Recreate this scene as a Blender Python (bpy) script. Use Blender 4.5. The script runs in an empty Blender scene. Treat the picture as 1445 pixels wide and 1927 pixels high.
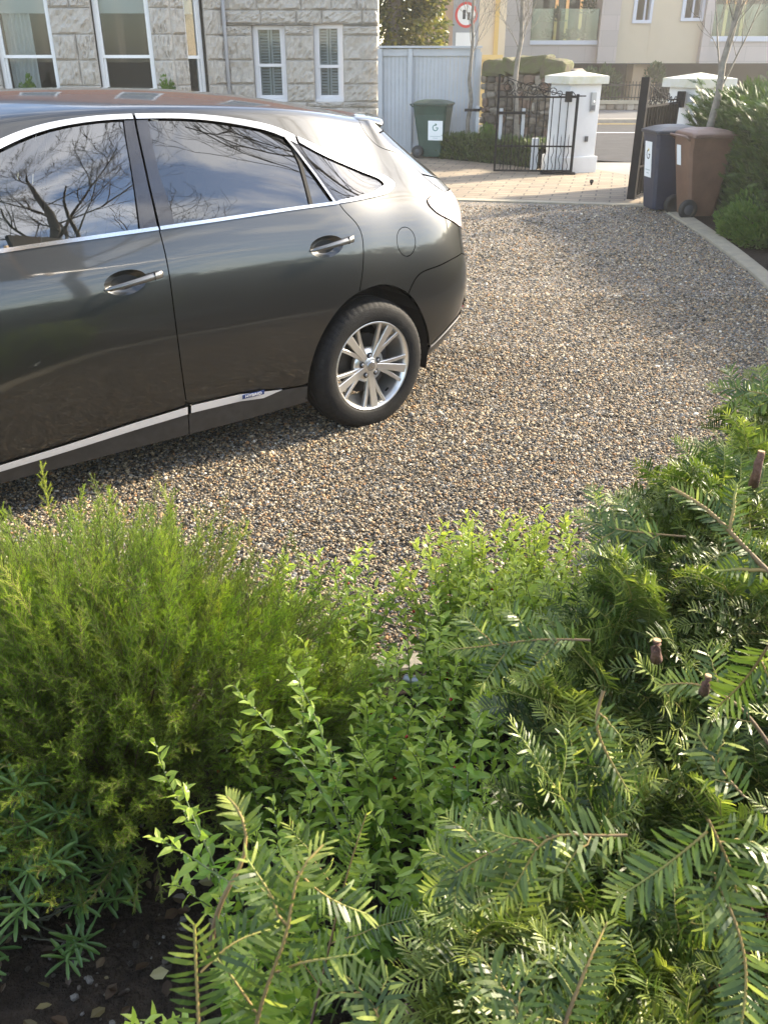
import bpy, bmesh, math, random
import numpy as np
from mathutils import Vector, Matrix
from mathutils.geometry import delaunay_2d_cdt
random.seed(7); RNG = np.random.default_rng(11)
R = math.radians
C = bpy.context.scene.collection
# ------------------------------------------------------------------ camera
EYE = 1.85; PITCH = R(28); FOC = 1614.0
cam = bpy.data.cameras.new('camera'); camo = bpy.data.objects.new('camera', cam); C.objects.link(camo)
camo.location = (0, 0, EYE); camo.rotation_euler = (R(90) - PITCH, 0, 0)
cam.sensor_fit = 'VERTICAL'; cam.sensor_height = 36; cam.lens = 36 * FOC / 1927
cam.clip_start = .02; cam.clip_end = 600
cam.dof.use_dof = True; cam.dof.focus_distance = 3.4; cam.dof.aperture_fstop = 17
bpy.context.scene.camera = camo
def at(px, py, Y):
    a = (px - 722.5) / FOC; b = (963.5 - py) / FOC
    c, s = math.cos(PITCH), math.sin(PITCH); t = Y / (c + b * s)
    return np.array([a * t, Y, EYE + (-s + b * c) * t])
# ------------------------------------------------------------------ sky, sun, exposure
SUN_AZ, SUN_EL = R(60), R(26)
w = bpy.data.worlds.new('World'); bpy.context.scene.world = w; w.use_nodes = True
nt = w.node_tree; nt.nodes.clear(); NN = nt.nodes.new
out = NN('ShaderNodeOutputWorld'); bg = NN('ShaderNodeBackground'); bg.inputs[1].default_value = .15
sky = NN('ShaderNodeTexSky'); sky.sky_type = 'NISHITA'; sky.sun_disc = False
sky.sun_elevation = SUN_EL; sky.sun_rotation = SUN_AZ; sky.air_density = 1.0; sky.dust_density = .9; sky.ozone_density = 1.6
geo = NN('ShaderNodeNewGeometry'); sep = NN('ShaderNodeSeparateXYZ'); nt.links.new(geo.outputs['Incoming'], sep.inputs[0])
def wm(op, a, b=None, c=None):
    n = NN('ShaderNodeMath'); n.operation = op
    for i, x in enumerate((a, b, c)):
        if x is None: continue
        if isinstance(x, (int, float)): n.inputs[i].default_value = x
        else: nt.links.new(x, n.inputs[i])
    return n.outputs[0]
up = wm('MAXIMUM', wm('MULTIPLY', sep.outputs[2], -1.0), .06)
cx = wm('DIVIDE', sep.outputs[0], up); cy = wm('DIVIDE', sep.outputs[1], up)
comb = NN('ShaderNodeCombineXYZ'); nt.links.new(cx, comb.inputs[0]); nt.links.new(cy, comb.inputs[1])
noi = NN('ShaderNodeTexNoise'); noi.inputs['Scale'].default_value = 2.6; noi.inputs['Detail'].default_value = 6; noi.inputs['Roughness'].default_value = .55
noi.inputs['Distortion'].default_value = .35
nt.links.new(comb.outputs[0], noi.inputs['Vector'])
rmp = NN('ShaderNodeValToRGB'); rmp.color_ramp.elements[0].position = .47; rmp.color_ramp.elements[1].position = .60
nt.links.new(noi.outputs['Fac'], rmp.inputs[0])
mix = NN('ShaderNodeMix'); mix.data_type = 'RGBA'
nt.links.new(rmp.outputs[0], mix.inputs[0]); nt.links.new(sky.outputs[0], mix.inputs[6])
sc_ = NN('ShaderNodeMix'); sc_.data_type = 'RGBA'; sc_.blend_type = 'ADD'; sc_.inputs[0].default_value = 1   # cloud = lit by the sky around it plus white
sm_ = NN('ShaderNodeMix'); sm_.data_type = 'RGBA'; sm_.blend_type = 'MULTIPLY'; sm_.inputs[0].default_value = 1
nt.links.new(sky.outputs[0], sm_.inputs[6]); sm_.inputs[7].default_value = (.9, .8, .66, 1)
nt.links.new(sm_.outputs[2], sc_.inputs[6]); sc_.inputs[7].default_value = (3.6, 3.35, 3.1, 1)
nt.links.new(sc_.outputs[2], mix.inputs[7])
# bright thin cloud round the veiled sun
dt_ = NN('ShaderNodeVectorMath'); dt_.operation = 'DOT_PRODUCT'; nt.links.new(geo.outputs['Incoming'], dt_.inputs[0])
dt_.inputs[1].default_value = (-math.sin(SUN_AZ) * math.cos(R(34)), -math.cos(SUN_AZ) * math.cos(R(34)), -math.sin(R(34)))
gl = wm('MULTIPLY', wm('POWER', wm('MAXIMUM', dt_.outputs['Value'], 0.0), 18.0), 1.0); gm = NN('ShaderNodeMix'); gm.data_type = 'RGBA'; gm.blend_type = 'ADD'; nt.links.new(gl, gm.inputs[0])
nt.links.new(mix.outputs[2], gm.inputs[6]); gm.inputs[7].default_value = (7, 6.4, 5.6, 1)
nt.links.new(gm.outputs[2], bg.inputs[0]); nt.links.new(bg.outputs[0], out.inputs[0])
sun = bpy.data.lights.new('sun', 'SUN'); sun.energy = 5.0; sun.angle = R(3.5); sun.color = (1.0, .86, .66)
suno = bpy.data.objects.new('sun', sun); C.objects.link(suno)
sdir = Vector((math.sin(SUN_AZ) * math.cos(SUN_EL), math.cos(SUN_AZ) * math.cos(SUN_EL), math.sin(SUN_EL)))
suno.rotation_euler = sdir.to_track_quat('Z', 'Y').to_euler(); suno.location = (20, 10, 20)
vs = bpy.context.scene.view_settings; vs.view_transform = 'Standard'; vs.look = 'None'; vs.gamma = 1; vs.exposure = 1.82
# ------------------------------------------------------------------ materials
def pmat(name, col, rough=.6, metal=0, noise=0, nscale=8, bump=0, bscale=30, col2=None, coat=0, spec=.5, detail=4):
    m = bpy.data.materials.new(name); m.use_nodes = True; t = m.node_tree; b = t.nodes['Principled BSDF']
    b.inputs['Roughness'].default_value = rough; b.inputs['Metallic'].default_value = metal
    b.inputs['Base Color'].default_value = (*col, 1); b.inputs['Coat Weight'].default_value = coat; b.inputs['Coat Roughness'].default_value = .05
    b.inputs['Specular IOR Level'].default_value = spec
    tc = t.nodes.new('ShaderNodeTexCoord')
    if noise or col2:
        n = t.nodes.new('ShaderNodeTexNoise'); n.inputs['Scale'].default_value = nscale; n.inputs['Detail'].default_value = detail; n.inputs['Roughness'].default_value = .65
        t.links.new(tc.outputs['Object'], n.inputs['Vector'])
        r = t.nodes.new('ShaderNodeValToRGB'); r.color_ramp.elements[0].position = .32; r.color_ramp.elements[1].position = .68
        c2 = col2 if col2 else tuple(min(1, c * (1 + noise)) for c in col); c1 = col if col2 else tuple(c * (1 - noise) for c in col)
        r.color_ramp.elements[0].color = (*c1, 1); r.color_ramp.elements[1].color = (*c2, 1)
        t.links.new(n.outputs['Fac'], r.inputs[0]); t.links.new(r.outputs[0], b.inputs['Base Color'])
    if bump:
        n2 = t.nodes.new('ShaderNodeTexNoise'); n2.inputs['Scale'].default_value = bscale; n2.inputs['Detail'].default_value = 5
        t.links.new(tc.outputs['Object'], n2.inputs['Vector'])
        bp = t.nodes.new('ShaderNodeBump'); bp.inputs['Strength'].default_value = bump; bp.inputs['Distance'].default_value = .02
        t.links.new(n2.outputs['Fac'], bp.inputs['Height']); t.links.new(bp.outputs[0], b.inputs['Normal'])
    return m
def nodes(m): return m.node_tree, m.node_tree.nodes['Principled BSDF']
def leafmat(name, ramp, tip=None, trans=.35, rough=.45, spec=.4):
    """ramp: colours over the per-leaf random (attribute red); tip: colour towards green channel = 1 (young growth)"""
    m = bpy.data.materials.new(name); m.use_nodes = True; t = m.node_tree; b = t.nodes['Principled BSDF']
    a = t.nodes.new('ShaderNodeAttribute'); a.attribute_name = 'tint'
    s = t.nodes.new('ShaderNodeSeparateColor'); t.links.new(a.outputs['Color'], s.inputs[0])
    r = t.nodes.new('ShaderNodeValToRGB'); e = r.color_ramp.elements
    e[0].color = (*ramp[0], 1); e[1].color = (*ramp[-1], 1)
    for i, c in enumerate(ramp[1:-1]):
        x = e.new((i + 1) / (len(ramp) - 1)); x.color = (*c, 1)
    t.links.new(s.outputs[0], r.inputs[0]); col = r.outputs[0]
    if tip:
        mx = t.nodes.new('ShaderNodeMix'); mx.data_type = 'RGBA'; t.links.new(s.outputs[1], mx.inputs[0])
        t.links.new(col, mx.inputs[6]); mx.inputs[7].default_value = (*tip, 1); col = mx.outputs[2]
    t.links.new(col, b.inputs['Base Color']); b.inputs['Roughness'].default_value = rough; b.inputs['Specular IOR Level'].default_value = spec
    tr = t.nodes.new('ShaderNodeBsdfTranslucent'); hs = t.nodes.new('ShaderNodeHueSaturation'); hs.inputs['Value'].default_value = 1.25; hs.inputs['Saturation'].default_value = 1.1
    t.links.new(col, hs.inputs['Color']); t.links.new(hs.outputs[0], tr.inputs[0])
    ms = t.nodes.new('ShaderNodeMixShader'); ms.inputs[0].default_value = trans
    t.links.new(b.outputs[0], ms.inputs[1]); t.links.new(tr.outputs[0], ms.inputs[2]); t.links.new(ms.outputs[0], t.nodes['Material Output'].inputs[0])
    return m
# ------------------------------------------------------------------ object helpers
def tag(o, label=None, cat=None, group=None, kind=None):
    if label: o['label'] = label
    if cat: o['category'] = cat
    if group: o['group'] = group
    if kind: o['kind'] = kind
    return o
def empty(name, loc=(0, 0, 0), rz=0, label=None, cat=None, group=None):
    o = bpy.data.objects.new(name, None); C.objects.link(o); o.location = loc; o.rotation_euler = (0, 0, rz); o.empty_display_size = .1
    return tag(o, label, cat, group)
def copy_tree(o, parent=None):
    c = o.copy(); C.objects.link(c); c.parent = parent
    for ch in [x for x in C.objects if x.parent == o]: copy_tree(ch, c)
    return c
def npmesh(name, V, F, mat, parent=None, tint=None, smooth=False, loc=None):
    """V (n,3); F (m,k) one face size; tint (n,2|3) per vertex"""
    V = np.asarray(V, np.float32); F = np.asarray(F, np.int32)
    me = bpy.data.meshes.new(name); me.vertices.add(len(V)); me.vertices.foreach_set('co', V.ravel())
    k = F.shape[1]; me.loops.add(F.size); me.loops.foreach_set('vertex_index', F.ravel())
    me.polygons.add(len(F)); me.polygons.foreach_set('loop_start', np.arange(len(F), dtype=np.int32) * k)
    me.polygons.foreach_set('loop_total', np.full(len(F), k, np.int32))
    me.update(calc_edges=True)
    me.polygons.foreach_set('use_smooth', np.full(len(F), smooth))
    if tint is not None:
        a = me.color_attributes.new('tint', 'FLOAT_COLOR', 'POINT'); t = np.ones((len(V), 4), np.float32); t[:, :tint.shape[1]] = tint
        a.data.foreach_set('color', t.ravel())
    o = bpy.data.objects.new(name, me); C.objects.link(o); o.parent = parent
    for m in (mat if isinstance(mat, (list, tuple)) else [mat]): me.materials.append(m)
    if loc is not None: o.location = loc
    return o
class MB:
    def __init__(s): s.v = []; s.f = []; s.sm = []; s.mi = []
    def add(s, vs, fs, smooth=False, mi=0):
        n = len(s.v); s.v += [tuple(float(c) for c in p) for p in vs]; s.f += [tuple(i + n for i in f) for f in fs]
        s.sm += [smooth] * len(fs); s.mi += [mi] * len(fs); return s
    def box(s, x0, x1, y0, y1, z0, z1, b=0, mi=0, M=None):
        if b:
            bm = bmesh.new(); bmesh.ops.create_cube(bm, size=1)
            for v in bm.verts: v.co = Vector(((x0 + x1) / 2 + v.co.x * (x1 - x0), (y0 + y1) / 2 + v.co.y * (y1 - y0), (z0 + z1) / 2 + v.co.z * (z1 - z0)))
            bmesh.ops.bevel(bm, geom=bm.edges[:], offset=b, segments=2, affect='EDGES', profile=.7)
            bm.verts.index_update(); vs = [(M @ v.co if M else v.co) for v in bm.verts]; fs = [[v.index for v in f.verts] for f in bm.faces]; bm.free()
            return s.add(vs, fs, False, mi)
        vs = [Vector(p) for p in [(x0, y0, z0), (x1, y0, z0), (x1, y1, z0), (x0, y1, z0), (x0, y0, z1), (x1, y0, z1), (x1, y1, z1), (x0, y1, z1)]]
        if M: vs = [M @ p for p in vs]
        return s.add(vs, [(3, 2, 1, 0), (4, 5, 6, 7), (0, 1, 5, 4), (1, 2, 6, 5), (2, 3, 7, 6), (3, 0, 4, 7)], False, mi)
    def prism(s, poly, z0, z1, mi=0, top=None):
        n = len(poly); top = top or poly
        return s.add([(x, y, z0) for x, y in poly] + [(x, y, z1) for x, y in top],
                     [tuple(range(n - 1, -1, -1)), tuple(range(n, 2 * n))] + [(i, (i + 1) % n, n + (i + 1) % n, n + i) for i in range(n)], False, mi)
    def tube(s, pts, rad, n=6, cap=True, smooth=True, mi=0):
        V, F, _ = tubes([np.array(pts, float)], [rad], n)
        s.add(V.tolist(), F.tolist(), smooth, mi)
        if cap:
            k = len(pts); b = len(s.v) - len(V)
            s.f += [tuple(b + i for i in range(n))[::-1], tuple(b + (k - 1) * n + i for i in range(n))]; s.sm += [False, False]; s.mi += [mi, mi]
        return s
    def lathe(s, prof, n=24, axis='z', c=(0, 0, 0), smooth=True, mi=0, close=False):
        vs = []; k = len(prof)
        for i in range(n):
            a = 2 * math.pi * i / n
            for r, h in prof:
                p = (r * math.cos(a), r * math.sin(a), h) if axis == 'z' else (r * math.cos(a), h, r * math.sin(a)) if axis == 'y' else (h, r * math.cos(a), r * math.sin(a))
                vs.append((p[0] + c[0], p[1] + c[1], p[2] + c[2]))
        fs = [(i * k + j, ((i + 1) % n) * k + j, ((i + 1) % n) * k + j + 1, i * k + j + 1) for i in range(n) for j in range(k - 1)]
        return s.add(vs, fs, smooth, mi)
    def build(s, name, mat, parent=None, M=None):
        me = bpy.data.meshes.new(name); me.from_pydata(s.v, [], s.f); me.update()
        me.polygons.foreach_set('use_smooth', s.sm); me.polygons.foreach_set('material_index', s.mi)
        for m in (mat if isinstance(mat, (list, tuple)) else [mat]): me.materials.append(m)
        o = bpy.data.objects.new(name, me); C.objects.link(o); o.parent = parent
        if M: o.matrix_local = M
        return o
def tubes(paths, radii, n=4):
    """many tubes at once -> V, F(quads), t along"""
    Vs = []; Fs = []; ts = []; off = 0
    for P, r in zip(paths, radii):
        P = np.asarray(P, float); k = len(P); r = np.broadcast_to(np.asarray(r, float), (k,))
        T = np.gradient(P, axis=0); T /= np.linalg.norm(T, axis=1, keepdims=True) + 1e-12
        a = np.array([0, 0, 1.]) if abs(T[0, 2]) < .9 else np.array([1., 0, 0])
        U = np.cross(T, a); U /= np.linalg.norm(U, axis=1, keepdims=True) + 1e-12; W = np.cross(T, U)
        an = np.arange(n) * 2 * np.pi / n
        ring = P[:, None] + r[:, None, None] * (np.cos(an)[None, :, None] * U[:, None] + np.sin(an)[None, :, None] * W[:, None])
        Vs.append(ring.reshape(-1, 3)); ts.append(np.repeat(np.linspace(0, 1, k), n))
        i = np.arange(k - 1)[:, None] * n; j = np.arange(n)[None]; j2 = (j + 1) % n
        Fs.append(np.stack([i + j, i + j2, i + n + j2, i + n + j], -1).reshape(-1, 4) + off); off += k * n
    return np.concatenate(Vs), np.concatenate(Fs), np.concatenate(ts)
def nrm(a): return a / (np.linalg.norm(a, axis=-1, keepdims=True) + 1e-12)
def frames(dirs, ups=None, roll=None):
    """rows of basis: X=side, Y=dir, Z=up-ish"""
    d = nrm(dirs); u = np.tile([0, 0, 1.], (len(d), 1)) if ups is None else ups
    bad = np.abs((d * nrm(u)).sum(1)) > .98; u = np.where(bad[:, None], [1., .3, 0], u)
    x = nrm(np.cross(d, u)); z = np.cross(x, d)
    if roll is not None:
        c, s = np.cos(roll)[:, None], np.sin(roll)[:, None]; x, z = x * c + z * s, z * c - x * s
    return np.stack([x, d, z], 1)
def inst(PV, PF, pt, pos, fr, sc, tint):
    """instance proto (verts PV, faces PF, tint column pt) at pos with frames, scale; returns V,F,tint"""
    m = len(pos); n = len(PV); sc = np.broadcast_to(np.asarray(sc, float), (m,))
    V = np.einsum('nk,mkj->mnj', PV, fr) * sc[:, None, None] + pos[:, None]
    F = PF[None] + (np.arange(m) * n)[:, None, None]
    t = np.empty((m, n, 3)); t[..., 0] = tint[:, None, 0] + pt[None, :, 0] if pt.shape[1] > 0 else tint[:, None, 0]
    t[..., 1] = np.clip(tint[:, None, 1] + pt[None, :, 1], 0, 1); t[..., 2] = 0
    t[..., 0] = np.clip(t[..., 0], 0, 1)
    return V.reshape(-1, 3), F.reshape(-1, PF.shape[1]), t.reshape(-1, 3)
def merge(parts):
    V = []; F = []; T = []; o = 0
    for v, f, t in parts: V.append(v); F.append(f + o); T.append(t); o += len(v)
    return np.concatenate(V), np.concatenate(F), np.concatenate(T)
def text_mesh(name, s, size, mat, parent, M, ext=.001, bold=0):
    cu = bpy.data.curves.new(name, 'FONT'); cu.body = s; cu.size = size; cu.extrude = ext; cu.align_x = 'CENTER'; cu.align_y = 'CENTER'; cu.offset = bold; cu.resolution_u = 3
    tmp = bpy.data.objects.new(name + '_tmp', cu); C.objects.link(tmp); bpy.context.view_layer.update()
    me = bpy.data.meshes.new_from_object(tmp); bpy.data.objects.remove(tmp)
    me.materials.clear(); me.materials.append(mat); o = bpy.data.objects.new(name, me); C.objects.link(o); o.parent = parent; o.matrix_local = M
    return o
def _nat(x,Y,xq):
    x=np.asarray(x,float);n=len(x);h=np.diff(x);A=np.zeros((n,n));R=np.zeros((n,)+Y.shape[1:])
    A[0,0]=A[-1,-1]=1
    for i in range(1,n-1):
        A[i,i-1]=h[i-1];A[i,i]=2*(h[i-1]+h[i]);A[i,i+1]=h[i]
        R[i]=6*((Y[i+1]-Y[i])/h[i]-(Y[i]-Y[i-1])/h[i-1])
    M=np.linalg.solve(A,R.reshape(n,-1)).reshape(R.shape)
    k=np.clip(np.searchsorted(x,xq)-1,0,n-2);xq=np.asarray(xq,float)
    sh=(len(xq),)+(1,)*(Y.ndim-1)
    H=h[k].reshape(sh);a=((x[k+1]-xq)).reshape(sh)/H;b=1-a
    return a*Y[k]+b*Y[k+1]+((a**3-a)*M[k]+(b**3-b)*M[k+1])*H*H/6
# ------------------------------------------------------------------ ground, gravel, paving, road
def struct(name, V, F, mat):
    o = npmesh(name, V, F, mat); o['kind'] = 'structure'; return o
def sheet(name, poly, z, mat):
    me = bpy.data.meshes.new(name); me.from_pydata([(x, y, z) for x, y in poly], [], [tuple(range(len(poly)))]); me.update(); me.materials.append(mat)
    o = bpy.data.objects.new(name, me); C.objects.link(o); o['kind'] = 'structure'; return o
sheet('ground', [(-300, -300), (300, -300), (300, 300), (-300, 300)], -.06, pmat('verge_ground', (.09, .085, .06), .95, noise=.3, nscale=.5))
PAL = [(.46, .37, .245), (.35, .25, .145), (.20, .165, .12), (.095, .088, .078), (.16, .168, .18), (.26, .255, .24), (.50, .44, .34), (.64, .61, .55), (.37, .21, .10), (.055, .052, .046), (.31, .26, .185), (.125, .11, .085)]
m_gr = bpy.data.materials.new('gravel_bed'); m_gr.use_nodes = True; t, b = nodes(m_gr)
tc = t.nodes.new('ShaderNodeTexCoord'); vo = t.nodes.new('ShaderNodeTexVoronoi'); vo.inputs['Scale'].default_value = 62
nz = t.nodes.new('ShaderNodeTexNoise'); nz.inputs['Scale'].default_value = 30; va_ = t.nodes.new('ShaderNodeVectorMath'); va_.operation = 'MULTIPLY_ADD'; va_.inputs[1].default_value = (.02,) * 3
t.links.new(tc.outputs['Object'], nz.inputs['Vector']); t.links.new(nz.outputs['Color'], va_.inputs[0]); t.links.new(tc.outputs['Object'], va_.inputs[2]); t.links.new(va_.outputs[0], vo.inputs['Vector'])
sc3 = t.nodes.new('ShaderNodeSeparateColor'); t.links.new(vo.outputs['Color'], sc3.inputs[0]); rp = t.nodes.new('ShaderNodeValToRGB'); rp.color_ramp.interpolation = 'CONSTANT'
e = rp.color_ramp.elements; e[0].color = (*PAL[0], 1); e[1].position = 1 / 12; e[1].color = (*PAL[1], 1)
for i in range(2, 12): q = e.new(i / 12); q.color = (*PAL[i], 1)
t.links.new(sc3.outputs[0], rp.inputs[0]); hs_ = t.nodes.new('ShaderNodeHueSaturation'); hs_.inputs['Value'].default_value = .6; t.links.new(rp.outputs[0], hs_.inputs['Color']); t.links.new(hs_.outputs[0], b.inputs['Base Color']); b.inputs['Roughness'].default_value = .75
bp = t.nodes.new('ShaderNodeBump'); bp.inputs['Strength'].default_value = .9; bp.inputs['Distance'].default_value = .012; bp.invert = True
t.links.new(vo.outputs['Distance'], bp.inputs['Height']); t.links.new(bp.outputs[0], b.inputs['Normal'])
kerb_line = [(-7, 2.36), (-3, 2.38), (-1, 2.36), (.2, 2.40), (.9, 2.62), (1.6, 3.15), (2.3, 4.2), (2.95, 5.6), (3.35, 7.2), (3.58, 9.0), (3.72, 11.0), (3.78, 12.4)]

def spl(P, n=60):
    P = np.array(P, float); t_ = np.concatenate([[0], np.cumsum(np.linalg.norm(np.diff(P, axis=0), axis=1))]); return _nat(t_, P, np.linspace(0, t_[-1], n))
KL = spl(kerb_line, 80)
PAVE_F = [(-9, 14.4), (-4, 14.0), (0, 13.45), (1.15, 13.2), (2.4, 12.95), (3.45, 12.72), (3.9, 12.6)]
sheet('gravel_drive', [(-30, 2.36)] + [tuple(p) for p in KL] + PAVE_F[::-1] + [(-30, 15)], 0, m_gr)
# loose pebbles as real stones
def pebbles():
    bm = bmesh.new(); bmesh.ops.create_icosphere(bm, subdivisions=1, radius=1); PV = np.array([v.co[:] for v in bm.verts]); PF = np.array([[v.index for v in f.verts] for f in bm.faces]); bm.free()
    pos = []
    for (y0, y1, dens) in ((2.3, 3.4, 12500), (3.4, 4.6, 10500), (4.6, 6, 7600), (6, 7.5, 4000), (7.5, 9.5, 1900), (9.5, 11.3, 1300), (11.3, 12.6, 800)):
        xw = .50 * y1 + .25; n = int(dens * (y1 - y0) * 2 * xw)
        x = RNG.uniform(-xw, xw, n); y = RNG.uniform(y0, y1, n); pos.append(np.stack([x, y], 1))
    P = np.concatenate(pos)
    kx = np.interp(P[:, 0], KL[:, 0], KL[:, 1]); ok = (P[:, 1] > kx + .02) | (P[:, 1] > 5)
    # only where not right of the kerb; and not deep under the car body
    xr = np.interp(P[:, 1], KL[30:, 1], KL[30:, 0]); ok &= P[:, 0] < xr - .03
    th = R(37.8); q = P - [-.2, 4.436]; u = q @ [math.cos(th), math.sin(th)]; v = q @ [math.sin(th), -math.cos(th)]
    ok &= ~((u < .9) & (v < -.5)); ok &= P[:, 1] < np.interp(P[:, 0], [-4, 0, 1.15, 2.4, 3.45, 3.9], [13.9, 13.25, 13.0, 12.75, 12.5, 12.4])
    P = P[ok]; m = len(P)
    size = np.exp(RNG.normal(math.log(.0045), .36, m)); size = np.clip(size, .003, .014) * np.interp(P[:, 1], [2.5, 6, 9], [1, 1.15, 1.5])
    sc = np.stack([size * RNG.uniform(.9, 1.5, m), size * RNG.uniform(.75, 1.1, m), size * RNG.uniform(.45, .8, m)], 1)
    a = RNG.uniform(0, 6.28, m); fr = frames(np.stack([np.cos(a), np.sin(a), RNG.uniform(-.45, .45, m)], 1), np.tile([0, 0, 1.], (m, 1)) + RNG.normal(0, .3, (m, 3)))
    PVj = PV[None] * RNG.uniform(.82, 1.15, (m, 12))[..., None] * sc[:, None]
    V = np.einsum('mnk,mkj->mnj', PVj, fr); V[..., 0] += P[:, None, 0]; V[..., 1] += P[:, None, 1]; V[..., 2] += (RNG.uniform(-.001, .009, m) + size * .35)[:, None]
    F = PF[None] + (np.arange(m) * 12)[:, None, None]
    wts = np.array([.11, .12, .14, .14, .11, .09, .07, .022, .05, .08, .10, .11]); k = RNG.choice(12, m, p=wts / wts.sum())
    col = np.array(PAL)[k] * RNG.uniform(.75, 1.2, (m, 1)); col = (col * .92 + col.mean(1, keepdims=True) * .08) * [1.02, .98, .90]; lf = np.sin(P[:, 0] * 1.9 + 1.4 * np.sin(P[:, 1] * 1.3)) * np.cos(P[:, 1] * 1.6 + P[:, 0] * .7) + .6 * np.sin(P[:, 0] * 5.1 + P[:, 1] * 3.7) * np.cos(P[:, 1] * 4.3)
    bed_tone = np.interp(P[:, 1], [2.3, 3.2, 4.5], [.74, .86, 1.04]) * (1 + .11 * lf); col *= bed_tone[:, None]; V = V.reshape(m, 12, 3); V[..., 2] += (.0045 * (lf + 1))[:, None]   # stones coloured darker towards the bed and in soft patches, slightly rutted
    col = np.repeat(col[:, None], 12, 1)
    mt = bpy.data.materials.new('pebbles'); mt.use_nodes = True; t, b = nodes(mt); at_ = t.nodes.new('ShaderNodeAttribute'); at_.attribute_name = 'tint'
    t.links.new(at_.outputs['Color'], b.inputs['Base Color']); b.inputs['Roughness'].default_value = .8; b.inputs['Specular IOR Level'].default_value = .3
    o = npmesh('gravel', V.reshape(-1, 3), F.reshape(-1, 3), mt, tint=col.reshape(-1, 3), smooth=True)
    tag(o, 'loose brown and grey gravel stones covering the drive', 'gravel', kind='stuff')
pebbles()
# kerb edging of the bed: individual stones in one run
m_kerb = pmat('edging_stone', (.36, .31, .22), .85, noise=.18, nscale=7, bump=.3, bscale=60, col2=(.26, .235, .18))
kv = []; kf = []
T = np.gradient(KL, axis=0); T = nrm(T); Nl = np.stack([T[:, 1], -T[:, 0]], 1)
wk = np.interp(KL[:, 1], [2.5, 6, 12], [.085, .13, .24])[:, None]
prof = [(-.01, -.05), (-.01, .018), (.0, .028), (.9, .03), (1.0, .022), (1.0, -.05)]
for i in range(len(KL)):
    for (f, z) in prof: p = KL[i] + Nl[i] * wk[i] * f; kv.append((p[0], p[1], z))
k = len(prof)
for i in range(len(KL) - 1):
    for j in range(k - 1): kf.append((i * k + j, i * k + j + 1, (i + 1) * k + j + 1, (i + 1) * k + j))
struct('kerb', kv, kf, m_kerb)
# planting bed soil (near) and border soil (right) : uneven ground mesh with crumbs
m_soil = pmat('soil', (.018, .013, .009), .95, noise=.0, nscale=25, bump=.9, bscale=90, col2=(.045, .032, .022), spec=.25)
def terrain(name, x0, x1, y0, y1, step, keep, z0, amp):
    xs = np.arange(x0, x1 + step, step); ys = np.arange(y0, y1 + step, step); X, Y = np.meshgrid(xs, ys); Z = np.full(X.shape, z0)
    for f, a in ((2.2, 1), (5.3, .5), (13, .3), (31, .22), (67, .14)): Z = Z + amp * a * np.sin(f * X + 1.7 * np.sin(f * .7 * Y) + f) * np.cos(f * 1.13 * Y + 1.3 * np.sin(f * .8 * X))
    Z = Z + RNG.normal(0, amp * .12, X.shape); dk = Y - np.interp(X, KL[:, 0], KL[:, 1]) + .085; Z = np.where((np.abs(dk) < .12) & (Y < 4), np.minimum(Z, .012), Z); n, m = X.shape; V = np.stack([X.ravel(), Y.ravel(), Z.ravel()], 1)
    i = np.arange(n - 1)[:, None] * m; j = np.arange(m - 1)[None]; F = np.stack([i + j, i + j + 1, i + m + j + 1, i + m + j], -1).reshape(-1, 4)
    c = V[F].mean(1); F = F[keep(c[:, 0], c[:, 1])]; return struct(name, V, F, m_soil)
terrain('soil', -2.2, 1.7, -.6, 3.2, .022, lambda x, y: (y < np.interp(x, KL[:, 0], KL[:, 1]) - .02), .02, .012)
terrain('soil', 1.6, 9, 2, 12.9, .05, lambda x, y: (x > np.interp(y, KL[30:, 1], KL[30:, 0]) + .06), -.012, .008)
# brick setts
m_set = bpy.data.materials.new('paving_setts'); m_set.use_nodes = True; t, b = nodes(m_set)
tc = t.nodes.new('ShaderNodeTexCoord'); mp = t.nodes.new('ShaderNodeMapping'); mp.inputs['Rotation'].default_value = (0, 0, R(14))
br = t.nodes.new('ShaderNodeTexBrick'); br.inputs['Scale'].default_value = 1; br.inputs['Brick Width'].default_value = .42; br.inputs['Row Height'].default_value = .21; br.inputs['Mortar Size'].default_value = .011; br.inputs['Mortar Smooth'].default_value = .2
br.inputs['Color1'].default_value = (.30, .245, .17, 1); br.inputs['Color2'].default_value = (.23, .185, .135, 1); br.inputs['Mortar'].default_value = (.10, .085, .065, 1)
n2 = t.nodes.new('ShaderNodeTexNoise'); n2.inputs['Scale'].default_value = 1.3; n2.inputs['Detail'].default_value = 6; mx = t.nodes.new('ShaderNodeMix'); mx.data_type = 'RGBA'; mx.blend_type = 'MULTIPLY'; mx.inputs[0].default_value = .6
r2 = t.nodes.new('ShaderNodeValToRGB'); r2.color_ramp.elements[0].position = .35; r2.color_ramp.elements[0].color = (.62, .6, .56, 1); r2.color_ramp.elements[1].position = .65
t.links.new(tc.outputs['Object'], mp.inputs[0]); t.links.new(mp.outputs[0], br.inputs['Vector']); t.links.new(tc.outputs['Object'], n2.inputs['Vector']); t.links.new(n2.outputs['Fac'], r2.inputs[0])
t.links.new(br.outputs['Color'], mx.inputs[6]); t.links.new(r2.outputs[0], mx.inputs[7]); t.links.new(mx.outputs[2], b.inputs['Base Color']); b.inputs['Roughness'].default_value = .85
bp = t.nodes.new('ShaderNodeBump'); bp.inputs['Distance'].default_value = .01; bp.invert = True; t.links.new(br.outputs['Fac'], bp.inputs['Height']); t.links.new(bp.outputs[0], b.inputs['Normal'])
sheet('paving', PAVE_F + [(4.6, 12.9), (5.05, 14.3), (3.9, 16.9), (2.8, 17.4), (1.2, 20), (-14, 20), (-14, 15)], .012, m_set)
me_ = [(p[0], p[1] - .0) for p in PAVE_F]; ev = []; 
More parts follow.
